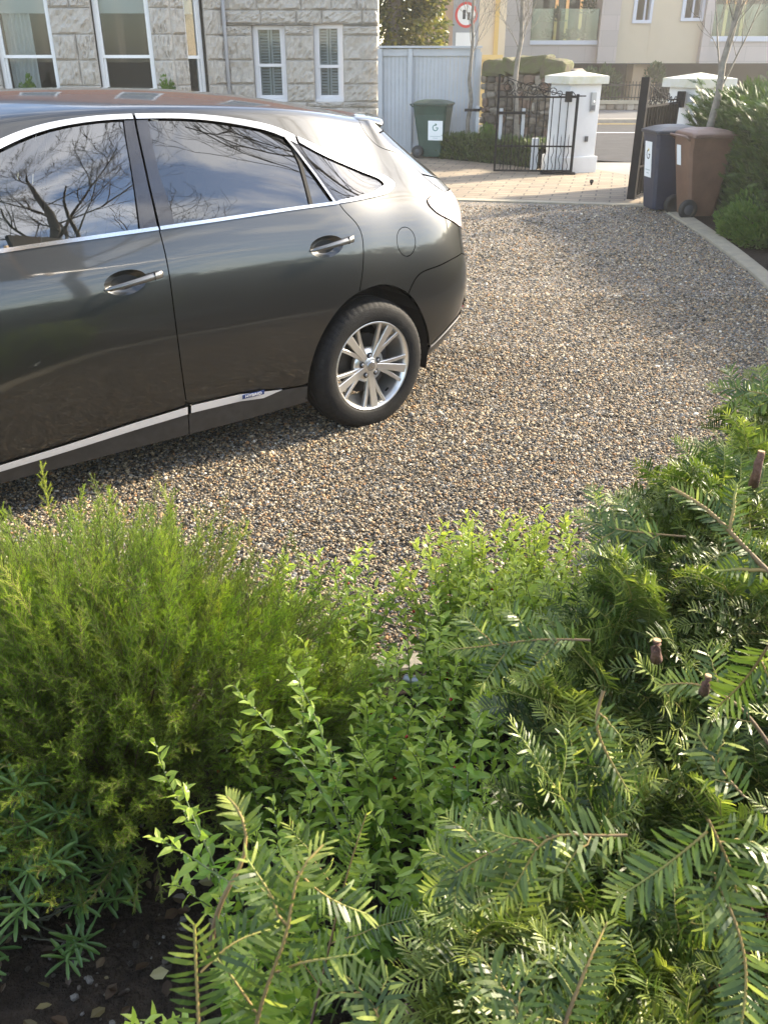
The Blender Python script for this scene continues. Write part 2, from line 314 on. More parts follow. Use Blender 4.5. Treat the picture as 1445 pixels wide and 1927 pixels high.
for (x, y) in me_: ev += [(x, y - .19, -.02), (x, y - .19, .020), (x, y, .020), (x, y, -.02)]
struct('paving_edge', ev, [(i * 4 + j, i * 4 + j + 1, i * 4 + 5 + j, i * 4 + 4 + j) for i in range(len(me_) - 1) for j in range(3)], m_kerb)
# pavement outside the gate, road, far pavement
sheet('pavement', [(3.7, 12.6), (60, 10), (60, 15.3), (5.0, 18.05), (-60, 21.4), (-60, 19.9), (-14, 19.99), (1.2, 19.99), (2.8, 17.4)], .006, pmat('pavement_concrete', (.24, .23, .21), .95, spec=.2, noise=.12, nscale=1.5))
m_asph = pmat('road_asphalt', (.055, .056, .06), 1, spec=.1, noise=.15, nscale=2.5, bump=.2, bscale=120)
sheet('road', [(-60, 21.2), (5.0, 17.85), (60, 15.0), (60, 29.4), (-60, 30.4)], .001, m_asph)
m_mark = pmat('road_paint', (.75, .75, .73), .7, noise=.1, nscale=6)
for nm, y0, y1, z in (('road_marking', 25.3, 25.45, .009),):
    sheet(nm, [(-40, y0 + .5), (40, y0 - .2), (40, y1 - .2), (-40, y1 + .5)], z, m_mark)
m_yel = pmat('yellow_line_paint', (.55, .40, .10), .7); sheet('road_marking', [(-40, 28.75), (40, 28.75), (40, 28.9), (-40, 28.9)], .009, m_yel)
b = MB(); b.box(-60, 60, 29.2, 29.4, -.02, .12); o = b.build('kerb', pmat('granite_kerb', (.34, .31, .26), .8, noise=.15, nscale=5)); o['kind'] = 'structure'
sheet('pavement', [(-60, 29.4), (60, 29.4), (60, 34.6), (-60, 34.6)], .11, pmat('far_pavement', (.14, .138, .135), 1, spec=.1, noise=.12, nscale=1))
# ---- body surface: tensor cubic spline through measured sections (car frame: u rearwards, y outwards, z up)
def _lin(xs,ys,x): return float(np.interp(x,xs,ys))
US=[-3.42,-3.25,-2.95,-2.6,-2.2,-1.8,-1.4,-1.0,-.6,-.25,.1,.4]
ZL={ # heights of the levels along the side
0:[.34,.26,.22,.21,.20,.20,.20,.20,.20,.21,.23,.26],
1:[.44,.40,.37,.36,.36,.36,.36,.36,.36,.36,.37,.39],
2:[.58,.62,.64,.65,.65,.65,.65,.65,.65,.66,.67,.68],
3:[.70,.80,.87,.90,.92,.93,.94,.95,.96,.97,.975,.97],
4:[.76,.90,1.00,1.06,1.11,1.135,1.15,1.16,1.17,1.18,1.185,1.18],
5:[.78,.93,1.04,1.12,1.27,1.37,1.39,1.395,1.395,1.39,1.375,1.35],
6:[.79,.95,1.06,1.15,1.37,1.52,1.58,1.60,1.597,1.580,1.550,1.508],
7:[.80,.96,1.07,1.17,1.41,1.58,1.645,1.66,1.655,1.638,1.605,1.562],
8:[.81,.98,1.09,1.19,1.44,1.63,1.695,1.705,1.698,1.676,1.635,1.585],
9:[.82,.99,1.10,1.20,1.45,1.64,1.71,1.718,1.710,1.685,1.640,1.588]}
YL={
0:[-.34,-.16,-.08,-.06,-.055,-.05,-.05,-.05,-.05,-.05,-.05,-.06],
1:[-.30,-.12,-.03,-.01,-.015,-.015,-.015,-.015,-.015,-.01,.0,-.005],
2:[-.30,-.12,-.02,.01,.005,.005,.01,.012,.015,.022,.032,.02],
3:[-.32,-.16,-.05,-.02,-.01,-.005,.0,.0,.0,.005,.01,-.01],
4:[-.38,-.24,-.14,-.10,-.075,-.065,-.062,-.06,-.06,-.062,-.068,-.095],
5:[-.45,-.34,-.26,-.22,-.20,-.19,-.178,-.172,-.172,-.178,-.195,-.235],
6:[-.52,-.42,-.36,-.34,-.33,-.315,-.30,-.29,-.29,-.30,-.32,-.36],
7:[-.60,-.52,-.48,-.46,-.43,-.41,-.39,-.375,-.375,-.385,-.41,-.45],
8:[-.75,-.72,-.70,-.68,-.67,-.66,-.65,-.65,-.65,-.65,-.655,-.67],
9:[-.92]*12}
# rear wrap: centreline end of each level, z there, superellipse power
UE=[1.03,1.13,1.19,1.15,1.12,.88,.62,.58,.56,.55]
ZE=[.34,.44,.66,.90,1.12,1.34,1.535,1.565,1.575,1.58]
PW=[2.5,2.75,2.9,2.9,3.0,2.75,2.6,2.5,2.4,2.2]
UA=.4
TW=[.16,.32,.5,.72,1.0]
SW=[.4+1.25*t for t in TW]
STN=US+SW
def _se(p,t):
    # unit superellipse quarter (0,1)->(1,0) at arclength fraction t (aspect-aware enough)
    a=np.linspace(0,math.pi/2,400);x=np.sin(a)**(2/p);y=np.cos(a)**(2/p)
    l=np.concatenate([[0],np.cumsum(np.hypot(np.diff(x)*.72,np.diff(y)*.9))]);l/=l[-1]
    return np.interp(t,l,x),np.interp(t,l,y)
def grid():
    G=np.zeros((len(STN),10,3))
    for j in range(10):
        for i,u in enumerate(US): G[i,j]=(u,YL[j][i],ZL[j][i])
        y0,z0=YL[j][-1],ZL[j][-1]
        for k,t in enumerate(TW):
            sx,sy=_se(PW[j],t)
            G[len(US)+k,j]=(UA+(UE[j]-UA)*sx, -.92+(y0+.92)*sy, z0+(ZE[j]-z0)*sx**1.3)
    return G
GR=grid()
# dense tables
SD=np.linspace(STN[0],STN[-1],520); VD=np.linspace(0,9,361)
T1=_nat(STN,GR,SD)
TAB=_nat(np.arange(10),T1.transpose(1,0,2),VD).transpose(1,0,2)
def S(s,v):
    s=np.atleast_1d(np.asarray(s,float));v=np.atleast_1d(np.asarray(v,float))
    a=(s-SD[0])/(SD[1]-SD[0]);b=v/(VD[1])
    i=np.clip(a.astype(int),0,len(SD)-2);j=np.clip(b.astype(int),0,len(VD)-2)
    fa=(a-i)[:,None];fb=(b-j)[:,None]
    return (1-fa)*(1-fb)*TAB[i,j]+fa*(1-fb)*TAB[i+1,j]+(1-fa)*fb*TAB[i,j+1]+fa*fb*TAB[i+1,j+1]
def N(s,v):
    e=.004;f=.02
    a=S(np.minimum(np.asarray(s)+e,SD[-1]),v)-S(np.maximum(np.asarray(s)-e,SD[0]),v);b=S(s,np.minimum(np.asarray(v)+f,9))-S(s,np.maximum(np.asarray(v)-f,0))
    n=np.cross(b,a);  
    l=np.linalg.norm(n,axis=1,keepdims=True);return n/np.maximum(l,1e-9)
# ------------------------------------------------------------------ the car
KV = .24
def smooth_curve(P, n=6):
    P = np.array(P, float)
    if len(P) < 3: return P
    t = np.concatenate([[0], np.cumsum(np.hypot(*(np.diff(P, axis=0) * [1, KV]).T))]); q = np.linspace(0, t[-1], max(len(P) * n, 8))
    return _nat(t, P, q)
def densify(P, step=.03):
    P = np.array(P, float); out = []
    for a, b in zip(P, np.roll(P, -1, 0)):
        L = math.hypot(b[0] - a[0], (b[1] - a[1]) * KV); k = max(1, int(math.ceil(L / step)))
        out += [a + (b - a) * i / k for i in range(k)]
    return np.array(out)
def area(P): return .5 * np.sum(P[:, 0] * np.roll(P[:, 1], -1) - np.roll(P[:, 0], -1) * P[:, 1])
def clean(P, e=.004):
    o = [P[0]]
    for p in P[1:]:
        if math.hypot(p[0] - o[-1][0], (p[1] - o[-1][1]) * KV) > e: o.append(p)
    if math.hypot(o[0][0] - o[-1][0], (o[0][1] - o[-1][1]) * KV) <= e: o.pop()
    return np.array(o)
def inset(P, g):
    Q = P * [1, KV]; s = 1 if area(Q) > 0 else -1
    e1 = Q - np.roll(Q, 1, 0); e2 = np.roll(Q, -1, 0) - Q
    n1 = nrm(np.stack([-e1[:, 1], e1[:, 0]], 1)) * s; n2 = nrm(np.stack([-e2[:, 1], e2[:, 0]], 1)) * s
    n = nrm(n1 + n2); k = np.clip(1 / np.maximum((n * n1).sum(1), .45), 1, 2)[:, None]
    out = (Q + n * g * k) / [1, KV]
    out[:, 1] = np.where(P[:, 1] > 8.98, 9.0, out[:, 1]); out[:, 0] = np.where(P[:, 0] > SD[-1] - .01, SD[-1], out[:, 0])
    out[:, 1] = np.where(P[:, 1] < .02, 0, out[:, 1]); return out
def pip(P, x, y):
    c = np.zeros(len(x), bool); n = len(P)
    for i in range(n):
        x1, y1 = P[i]; x2, y2 = P[(i + 1) % n]
        if y1 == y2: continue
        c ^= ((y1 > y) != (y2 > y)) & (x < (x2 - x1) * (y - y1) / (y2 - y1) + x1)
    return c
def carpt(sv, off=0):
    p = S(sv[:, 0], sv[:, 1]); 
    if np.any(off): p = p + N(sv[:, 0], sv[:, 1]) * (np.asarray(off).reshape(-1, 1) if np.ndim(off) else off)
    return p
def tolocal(p, mir=False):
    y = -p[:, 1]
    if mir: y = 1.84 - y   # mirror about the centreline plane (y = .92 in local axes)
    return np.stack([p[:, 0], y, p[:, 2]], 1)
def tri_domain(P, holes, step):
    Q = P * [1, KV]; Hs = [h * [1, KV] for h in holes]
    x = np.arange(Q[:, 0].min(), Q[:, 0].max(), step); y = np.arange(Q[:, 1].min(), Q[:, 1].max(), step)
    X, Y = np.meshgrid(x, y); X = X.ravel() + step * .31; Y = Y.ravel() + step * .37
    ok = pip(Q, X, Y)
    for h in Hs: ok &= ~pip(h, X, Y)
    # keep away from the outline
    B = np.concatenate([Q] + Hs); XY = np.stack([X[ok], Y[ok]], 1)
    if len(XY):
        dmin = np.min(np.linalg.norm(XY[:, None] - B[None], axis=2), axis=1); XY = XY[dmin > step * .4]
    V = [Q]; E = [np.stack([np.arange(len(Q)), (np.arange(len(Q)) + 1) % len(Q)], 1)]; o = len(Q)
    for h in Hs:
        V.append(h); E.append(o + np.stack([np.arange(len(h)), (np.arange(len(h)) + 1) % len(h)], 1)); o += len(h)
    nb = o; V.append(XY); A = np.concatenate(V)
    r = delaunay_2d_cdt([Vector(p) for p in A.tolist()], [tuple(e) for e in np.concatenate(E).tolist()], [], 0, 1e-6)
    VV = np.array([tuple(p) for p in r[0]]); F = np.array([f for f in r[2] if len(f) == 3])
    c = VV[F].mean(1); ok = pip(Q, c[:, 0], c[:, 1])
    for h in Hs: ok &= ~pip(h, c[:, 0], c[:, 1])
    return VV / [1, KV], F[ok]
def panel(name, poly, mat, parent, off=0., gap=.0028, holes=(), step=.035, flange=.018, mirror=True, label=None):
    P = clean(densify(clean(np.array(poly, float)), step)); 
    if gap: P = inset(P, gap)
    P = np.clip(P, [SD[0], 0], [SD[-1], 9]); Hs = [clean(np.array(h, float), .002) for h in holes]
    V, F = tri_domain(P, Hs, step); n = len(V)
    objs = []
    p3 = carpt(V, off); n3 = N(V[:, 0], V[:, 1])
    loops = [P] + Hs
    for mir in ((False, True) if mirror else (False,)):
        A = tolocal(p3, mir); Nn = n3.copy(); Nn[:, 1] = -Nn[:, 1] if not mir else Nn[:, 1]
        FF = F.copy(); g = np.cross(A[FF[:, 1]] - A[FF[:, 0]], A[FF[:, 2]] - A[FF[:, 0]]); flip = (g * Nn[FF[:, 0]]).sum(1) < 0
        FF[flip] = FF[flip][:, ::-1]
        vs = [A]; nn = [Nn]; fs = [FF]; o = n
        if flange:
            for L in loops:
                a = tolocal(carpt(L, off), mir); b = tolocal(carpt(L, off - flange), mir)
                m = len(L); i = np.arange(m); j = (i + 1) % m
                keep = ~((L[i, 1] > 8.99) & (L[j, 1] > 8.99)); keep &= ~((L[i, 0] > SD[-1] - .001) & (L[j, 0] > SD[-1] - .001))
                i, j = i[keep], j[keep]
                vs += [a, b]; q = np.concatenate([np.stack([o + i, o + j, o + m + j], 1), np.stack([o + i, o + m + j, o + m + i], 1)]); fs.append(q); o += 2 * m
                t = nrm(np.roll(a, -1, 0) - np.roll(a, 1, 0)); dn = nrm(a - b); sd = np.cross(t, dn); nn += [sd, sd]
        objs.append((np.concatenate(vs), np.concatenate(fs), np.concatenate(nn)))
    # one mesh per panel and side; panels reaching the centreline join both sides
    joined = mirror and (np.any(P[:, 1] > 8.99) or np.any(P[:, 0] > SD[-1] - .002))
    if joined:
        a, b = objs; objs = [(np.concatenate([a[0], b[0]]), np.concatenate([a[1], b[1] + len(a[0])]), np.concatenate([a[2], b[2]]))]
    res = []
    for VV, FF, NNn in objs:
        o = npmesh(name, VV, FF, mat, parent, smooth=True)
        o.data.normals_split_custom_set_from_vertices([tuple(x) for x in nrm(NNn).tolist()]); res.append(o)
        if label: o['label'] = label
    return res
def line(v, s0, s1, n=12): return [(s, v) for s in np.linspace(s0, s1, n)]
m_paint = pmat('car_paint', (.048, .049, .048), .36, .88, coat=1.0)
m_paint.node_tree.nodes['Principled BSDF'].inputs['Coat IOR'].default_value = 1.6
m_clad = pmat('grey_cladding', (.05, .05, .05), .42, .3, noise=.2, nscale=20, coat=.3)
m_chrome = pmat('chrome', (.78, .76, .72), .12, 1)
m_chromesat = pmat('brushed_trim', (.74, .74, .75), .3, .35)
m_black = pmat('black_underbody', (.008, .008, .008), .8)
m_gloss = pmat('gloss_black', (.02, .02, .024), .12, 0, coat=1)
m_rub = pmat('tyre_rubber', (.011, .011, .011), .72, noise=.35, nscale=25, bump=.2, bscale=160, spec=.25)
m_alloy = pmat('alloy', (.74, .73, .70), .3, .85)
m_alloyd = pmat('alloy_inner', (.40, .41, .43), .3, .9)
m_lamp = pmat('lamp_lens', (.80, .66, .62), .06, 0, coat=1); m_red = pmat('red_lens', (.5, .02, .015), .1, coat=1)
m_seat = pmat('seat_cloth', (.16, .145, .12), .8); m_blue = pmat('badge_blue', (.02, .045, .16), .3)
def glassmat(name, tint, ior=1.75):
    m = bpy.data.materials.new(name); m.use_nodes = True; t = m.node_tree; t.nodes.clear()
    o = t.nodes.new('ShaderNodeOutputMaterial'); tr = t.nodes.new('ShaderNodeBsdfTransparent'); tr.inputs[0].default_value = (*tint, 1)
    g = t.nodes.new('ShaderNodeBsdfGlossy'); g.inputs['Roughness'].default_value = .0
    f = t.nodes.new('ShaderNodeFresnel'); f.inputs[0].default_value = ior; mx = t.nodes.new('ShaderNodeMixShader')
    t.links.new(f.outputs[0], mx.inputs[0]); t.links.new(tr.outputs[0], mx.inputs[1]); t.links.new(g.outputs[0], mx.inputs[2]); t.links.new(mx.outputs[0], o.inputs[0]); return m
m_glf = glassmat('front_glass', (.60, .78, .80), 2.9); m_glr = glassmat('privacy_glass', (.06, .055, .055), 2.4)
CAR = empty('parked_car', (-.2, 4.436, 0), R(37.8), 'dark grey estate-style car with chrome window trim parked on the gravel', 'car')
A_ = smooth_curve([(-.923, .0), (-.925, .35), (-.933, 1.01), (-.946, 1.67), (-.953, 2.46), (-.947, 3.3), (-.944, 4.11)])
Aup = np.array([(-.944, 4.11), (-.935, 4.6), (-.92, 5.2), (-.896, 6.02)])
B_ = smooth_curve([(.021, 4.11), (.05, 3.85), (.095, 3.58), (.117, 3.3), (.115, 3.05), (.1, 2.72), (.079, 2.45), (.065, 2.30)])
ARCH = smooth_curve([(-.229, .0), (-.238, .45), (-.239, .9), (-.221, 1.35), (-.179, 1.69), (-.106, 1.99), (-.02, 2.20), (.065, 2.30), (.17, 2.34), (.27, 2.31), (.341, 2.22), (.404, 2.09), (.45, 1.92), (.497, 1.66), (.552, 1.24), (.59, .8), (.617, .40), (.625, .0)], 4)
def acut(s0=None, s1=None): return [p for p in ARCH if (s0 is None or p[0] >= s0 - 1e-6) and (s1 is None or p[0] <= s1 + 1e-6)]
def arch_between(i0, i1):
    d0 = np.argmin(np.hypot(ARCH[:, 0] - i0[0], (ARCH[:, 1] - i0[1]) * KV)); d1 = np.argmin(np.hypot(ARCH[:, 0] - i1[0], (ARCH[:, 1] - i1[1]) * KV))
    return [i0] + [tuple(p) for p in ARCH[min(d0, d1) + 1:max(d0, d1)]] + [i1]
fsh = -2.575 - .165
FARCH = [(-s + 2 * (-2.575) + .33 - .0, v) for s, v in ARCH]  # front arch, mirrored in profile
FARCH = np.array([(-2.74 + .17 + (s - .17) * 1.0, v) for s, v in ARCH])
CT = smooth_curve([(-2.05, 4.75), (-1.8, 5.25), (-1.62, 5.57), (-1.484, 5.79), (-1.346, 6.0), (-1.184, 6.14), (-1.021, 6.19), (-.895, 6.18), (-.702, 6.15), (-.519, 6.06), (-.357, 5.93), (-.19, 5.73), (-.085, 5.51), (.02, 5.28), (.163, 5.02), (.317, 4.75), (.40, 4.57), (.428, 4.44), (.405, 4.30), (.314, 4.18), (.177, 4.13), (.021, 4.11)], 4)
kq = int(np.argmin(np.hypot(CT[:, 0] - .021, (CT[:, 1] - 4.11)))) 
def ct(s0, s1):   # upper run of the trim line between two stations
    up_ = CT[:np.argmax(CT[:, 0]) + 1]; return [tuple(p) for p in up_ if s0 <= p[0] <= s1]
CTU = CT[:np.argmax(CT[:, 0]) + 1]
def ctv(s): return float(np.interp(s, CTU[:, 0], CTU[:, 1]))
GT = lambda s: ctv(s) - (.20 + .12 * max(0, min(1, (s + .2) / .5)))
# --- flap, handle cups
def ell(c, a, b, tilt=0, n=28, p=2):
    o = []
    for i in range(n):
        t = 2 * math.pi * i / n; x = a * abs(math.cos(t)) ** (2 / p) * (1 if math.cos(t) > 0 else -1); y = b * abs(math.sin(t)) ** (2 / p) * (1 if math.sin(t) > 0 else -1)
        o.append((c[0] + x * math.cos(tilt) - y * math.sin(tilt), c[1] + (x * math.sin(tilt) + y * math.cos(tilt)) / KV))
    return o
FLAP = ell((.410, 3.05), .061, .073, -.1)
CUPR = ell((-.105, 3.185), .098, .052, .05); CUPF = ell((-1.15, 3.18), .098, .054, .05)
HEND = .04
ROCK = lambda s: float(np.interp(s, [-1.85, -1.5, -1.2, -.9, -.65, -.40, -.24], [.72, .84, .96, 1.04, 1.03, .89, .80]))
# --- doors
rd = [tuple(p) for p in A_ if p[1] >= ROCK(-.93)] + line(4.11, -.944, .021, 14)[1:] + [tuple(p) for p in B_[1:]]
rd += arch_between((.065, 2.30), (-.239, .9))[1:] if False else [tuple(p) for p in ARCH[::-1] if (p[0] < .065 and p[1] > .82 and p[1] < 2.30)]
rd += [(s, ROCK(s)) for s in np.linspace(-.3, -.9, 10)]
D1 = panel('rear_door', rd, m_paint, CAR, holes=[CUPR])
FD0 = -1.98
fd = [(FD0 - .02, .9), (FD0 - .05, 2.4), (FD0, 3.6), (FD0 + .02, 4.11)] + line(4.11, FD0 + .02, -.944, 10)[1:] + [tuple(p) for p in A_[::-1] if p[1] >= ROCK(-.93)][1:] + [(s, ROCK(s)) for s in np.linspace(-.96, FD0, 10)]
D2 = panel('front_door', fd, m_paint, CAR, holes=[CUPF])
# --- body side with roof
seam = smooth_curve([(.388, 9.0), (.39, 8.0), (.39, 7.2), (.388, 6.53), (.383, 6.1), (.40, 5.8), (.451, 5.52), (.56, 5.32), (.66, 5.2), (.715, 5.0), (.72, 4.7), (.735, 4.4), (.80, 4.14)])
LAMP = smooth_curve([(.80, 4.14), (.70, 4.11), (.63, 4.04), (.600, 3.94), (.622, 3.70), (.703, 3.50), (.84, 3.27)])
BUMP = smooth_curve([(.84, 2.67), (.709, 2.6), (.581, 2.5), (.462, 2.37), (.404, 2.09)])
rq = [tuple(p) for p in CTU] + [tuple(p) for p in CT[len(CTU):]] + [tuple(p) for p in B_[1:]]
rq += [tuple(p) for p in ARCH if p[0] > .065 and p[0] < .404 and p[1] > 2.0] + [tuple(p) for p in BUMP[::-1]]
rq += [(.84, 2.95)] + [tuple(p) for p in LAMP[::-1]] + [tuple(p) for p in seam[::-1]][1:] + [(s, 9.0) for s in np.linspace(.38, -1.75, 24)[1:]] + [(-1.78, 8.2), (-1.82, 7.4), (-1.88, 6.7), (-1.98, 6.0), (-2.15, 5.3), (-2.35, 4.8), (-2.3, 4.45)]
D3 = panel('body_shell', rq, m_paint, CAR, holes=[FLAP], step=.032)
panel('fuel_flap', ell((.410, 3.05), .0570, .069, -.1), m_paint, CAR, gap=0, step=.03, flange=.008, mirror=False)
# --- cladding, strips
panel('door_sill', [(s, .06) for s in np.linspace(-2.2, -.93, 12)] + [tuple(p) for p in A_ if .06 < p[1] < ROCK(-.93) - .16] + [(s, ROCK(s) - (.19 if s < -.45 else .1)) for s in np.linspace(-.93, -2.2, 14)], m_clad, CAR, off=.004)
panel('door_sill', [tuple(p) for p in A_[::-1] if .06 < p[1] < ROCK(-.93) - .16] + [(-.925, .06)] + [(s, .06) for s in np.linspace(-.90, -.225, 8)] + [tuple(p) for p in ARCH if .06 < p[1] < .78 and p[0] < 0] + [(-.24, .79), (-.33, .84), (-.401, .86)] + [(s, ROCK(s) - .19 * min(1, (-.401 - s) / .15)) for s in np.linspace(-.42, -.92, 8)], m_clad, CAR, off=.004)
def strip(name, f0, f1, s0, s1, off, mat, n=24, tp=0):
    ss = np.linspace(s0, s1, n); return panel(name, [(s, f0(s)) for s in ss] + [(s, f1(s)) for s in ss[::-1]], mat, CAR, off=off, gap=.001, step=.03, flange=.012)
strip('sill_strip', lambda s: ROCK(s) - .19, lambda s: ROCK(s) + .005, -2.2, -.933, .012, m_chromesat)
strip('sill_strip', lambda s: ROCK(s) - .19 * min(1, max(.02, (-.395 - s) / .12)), lambda s: ROCK(s) + .005, -.917, -.40, .012, m_chromesat)
strip('waist_trim', lambda s: 4.055, lambda s: 4.13, -2.0, -.947, .006, m_chrome)
strip('waist_trim', lambda s: 4.055, lambda s: 4.13, -.94, .021, .006, m_chrome)
qb = smooth_curve([(.021, 4.07), (.177, 4.09), (.314, 4.14), (.405, 4.26), (.44, 4.44), (.412, 4.60), (.325, 4.79), (.17, 5.07), (.03, 5.33), (-.085, 5.56)])
qi = smooth_curve([(-.085, 5.42), (.02, 5.17), (.15, 4.93), (.30, 4.66), (.355, 4.52), (.365, 4.44), (.33, 4.34), (.28, 4.26), (.177, 4.19), (.021, 4.14)])
panel('waist_trim', [tuple(p) for p in qb] + [tuple(p) for p in qi], m_chrome, CAR, off=.006, gap=0, step=.025, flange=.01)
ss = np.linspace(-2.0, -.905, 22); panel('window_trim', [(s, ctv(s) + .04) for s in ss] + [(s, GT(s) + .05) for s in ss[::-1]], m_chrome, CAR, off=.007, gap=0, step=.03, flange=.012)
ss = np.linspace(-.893, -.1, 22); panel('window_trim', [(s, ctv(s) + .04) for s in ss] + [(s, GT(s) + .05) for s in ss[::-1]], m_chrome, CAR, off=.007, gap=0, step=.03, flange=.012)
# --- glass and pillars
fl = [(s, 4.13) for s in np.linspace(-1.9, -1.036, 8)] + [(-.985, 5.2), (-.954, GT(-.954))] + [(s, GT(s)) for s in np.linspace(-1.0, -1.9, 14)]
panel('front_window', fl, m_glf, CAR, off=-.004, gap=0, step=.05, flange=0)
panel('door_pillar', [(-1.03, 4.13), (-.948, 4.13), (-.935, 4.8), (-.90, GT(-.9)+.04), (-.948, GT(-.95)+.04), (-.982, 5.2)], m_gloss, CAR, off=0, gap=.001)
panel('door_pillar', [(-.938, 4.13), (-.863, 4.13), (-.866, 5.0), (-.837, GT(-.84)+.04), (-.892, GT(-.89)+.04), (-.927, 4.8)], m_gloss, CAR, off=0, gap=.001)
panel('rear_window', [(-.863, 4.13), (-.148, 4.13), (-.137, 4.7), (-.128, 5.1), (-.155, 5.44)] + [(s, GT(s)) for s in np.linspace(-.2, -.837, 12)] + [(-.866, 5.0)], m_glr, CAR, off=-.004, gap=0, step=.05, flange=0)
panel('quarter_light', [(-.133, 4.13), (-.012, 4.13), (-.05, 4.5), (-.092, 4.98), (-.113, 5.22), (-.125, 5.0), (-.128, 4.6)], m_glr, CAR, off=-.004, gap=0, flange=0)
panel('window_bar', [(-.150, 4.13), (-.131, 4.13), (-.122, 4.6), (-.112, 5.0), (-.118, 5.38), (-.145, 5.42), (-.132, 5.0), (-.14, 4.6)], m_black, CAR, off=.003, gap=0, flange=.01)
panel('window_bar', [(-.012, 4.13), (.028, 4.13), (-.035, 4.75), (-.098, 5.34), (-.15, 5.66), (-.17, 5.6), (-.113, 5.2), (-.06, 4.7)], m_gloss, CAR, off=.003, gap=0, flange=.01)
panel('window_trim', [(-.012, 4.13), (.000, 4.13), (-.055, 4.72), (-.110, 5.22), (-.165, 5.62), (-.172, 5.58), (-.120, 5.18), (-.066, 4.70)], m_chrome, CAR, off=.009, gap=0, flange=.01, step=.02)
qg = [(.028, 4.14)] + [tuple(p) for p in qi[::-1] if p[0] > .03] + [(-.085, 5.40), (-.104, 5.40), (-.038, 4.78)]
panel('quarter_window', qg, m_glr, CAR, off=-.003, gap=0, step=.04, flange=0)
# --- rear
E9 = SD[-1]
panel('rear_lamp', [tuple(p) for p in LAMP] + [(.93, 3.2), (1.05, 3.35), (1.12, 3.7), (1.12, 4.1), (1.0, 4.2)], m_lamp, CAR, off=.006, gap=.003)
panel('tailgate', [(.84, 2.67), (.84, 3.27), (.93, 3.2), (1.05, 3.35), (1.12, 3.7), (1.12, 4.1), (1.0, 4.2), (.80, 4.14), (.74, 4.4), (.72, 4.62)] + [(s, 4.45) for s in np.linspace(.95, E9, 12)] + [(s, 2.5) for s in np.linspace(E9, 1.0, 12)], m_paint, CAR)
panel('rear_window_glass', [(.78, 4.66)] + [(s, 4.5) for s in np.linspace(.97, E9, 12)] + [(s, 5.75) for s in np.linspace(E9, .62, 14)] + [(.64, 5.45), (.74, 5.25), (.77, 5.0)], m_glr, CAR, gap=0, flange=0)
panel('tailgate_frame', [(.725, 4.65), (.95, 4.46), (.965, 4.5), (.79, 4.67), (.78, 5.0), (.75, 5.27), (.65, 5.48), (.63, 5.75)] + [(s, 5.78) for s in np.linspace(.66, E9, 12)] + [(s, 9.0) for s in np.linspace(E9, .392, 10)] + [tuple(p) for p in seam[1:] if p[1] > 4.75], m_paint, CAR, step=.03)
BL = smooth_curve([(.600, .80), (.674, 1.03), (.763, 1.21), (.9, 1.28), (1.2, 1.3), (1.65, 1.3)])
panel('rear_bumper', [tuple(p) for p in BUMP] + [tuple(p) for p in ARCH if p[0] > .404 and p[1] > .84] + [tuple(p) for p in BL] + [(E9, 2.5)] + [(s, 2.5) for s in np.linspace(E9, 1.0, 12)][1:], m_paint, CAR)
panel('bumper_valance', [(.592, .78)] + [(.615, .4), (.625, 0)] + [(s, 0) for s in np.linspace(.68, E9, 12)] + [tuple(p) for p in BL[::-1]][:-1], m_clad, CAR)
ssb = BL[:18]; panel('bumper_trim', [tuple(p + [0, -.02]) for p in ssb] + [tuple(p + [0, .045]) for p in ssb[::-1]], m_chromesat, CAR, off=.005, gap=0, step=.03, flange=.01)
panel('reflector', [(.93, 1.42), (1.12, 1.42), (1.12, 1.6), (.93, 1.6)], m_red, CAR, off=.006, gap=0)
# --- spoiler : wedge lip carried along the roof's trailing edge
def spoiler():
    vs = []; k = 25
    for i in range(k):
        f = i / (k - 1); e = abs(2 * f - 1); yy = -.92 + .60 * (2 * f - 1)
        base = carpt(np.array([[.385, 9 - 2.45 * e ** 1.0 if e > 0 else 9.0]]))[0]; y0 = abs(base[1] + .92) * (1 if 2 * f - 1 > 0 else -1)
        yb = -.92 + y0; z0 = base[2]; tipu = .635 - .08 * e ** 4; zt = z0 - .012 - .01 * e ** 2; yt = -.92 + y0 * (1 - .02 * e)
        low = carpt(np.array([[.46, max(5.9, 9 - 3.1 * e)]]))[0]
        sec = [(base[0] - .03, yb, z0 + .0025), (.46, yb, z0 + .000), (tipu - .03, yt, zt + .004), (tipu, yt, zt - .004), (tipu + .002, yt, zt - .012), (tipu - .03, yt, zt - .034), (tipu - .055, yt, zt - .075), (tipu - .05, yt, zt - .12), (base[0] - .03, yb, z0 - .09)]
        for u, y, z in sec: vs.append((u, -y, z))
    m = 9; fs = [(i * m + j, i * m + (j + 1) % m, (i + 1) * m + (j + 1) % m, (i + 1) * m + j) for i in range(k - 1) for j in range(m)]
    fs += [tuple(range(m))[::-1], tuple((k - 1) * m + j for j in range(m))]
    b = MB(); b.add(vs, fs, False); o = b.build('spoiler', m_paint, CAR)
    md = o.modifiers.new('b', 'BEVEL'); md.width = .009; md.segments = 3; md.limit_method = 'ANGLE'; md.angle_limit = R(22)
    for p_ in o.data.polygons: p_.use_smooth = True
spoiler()
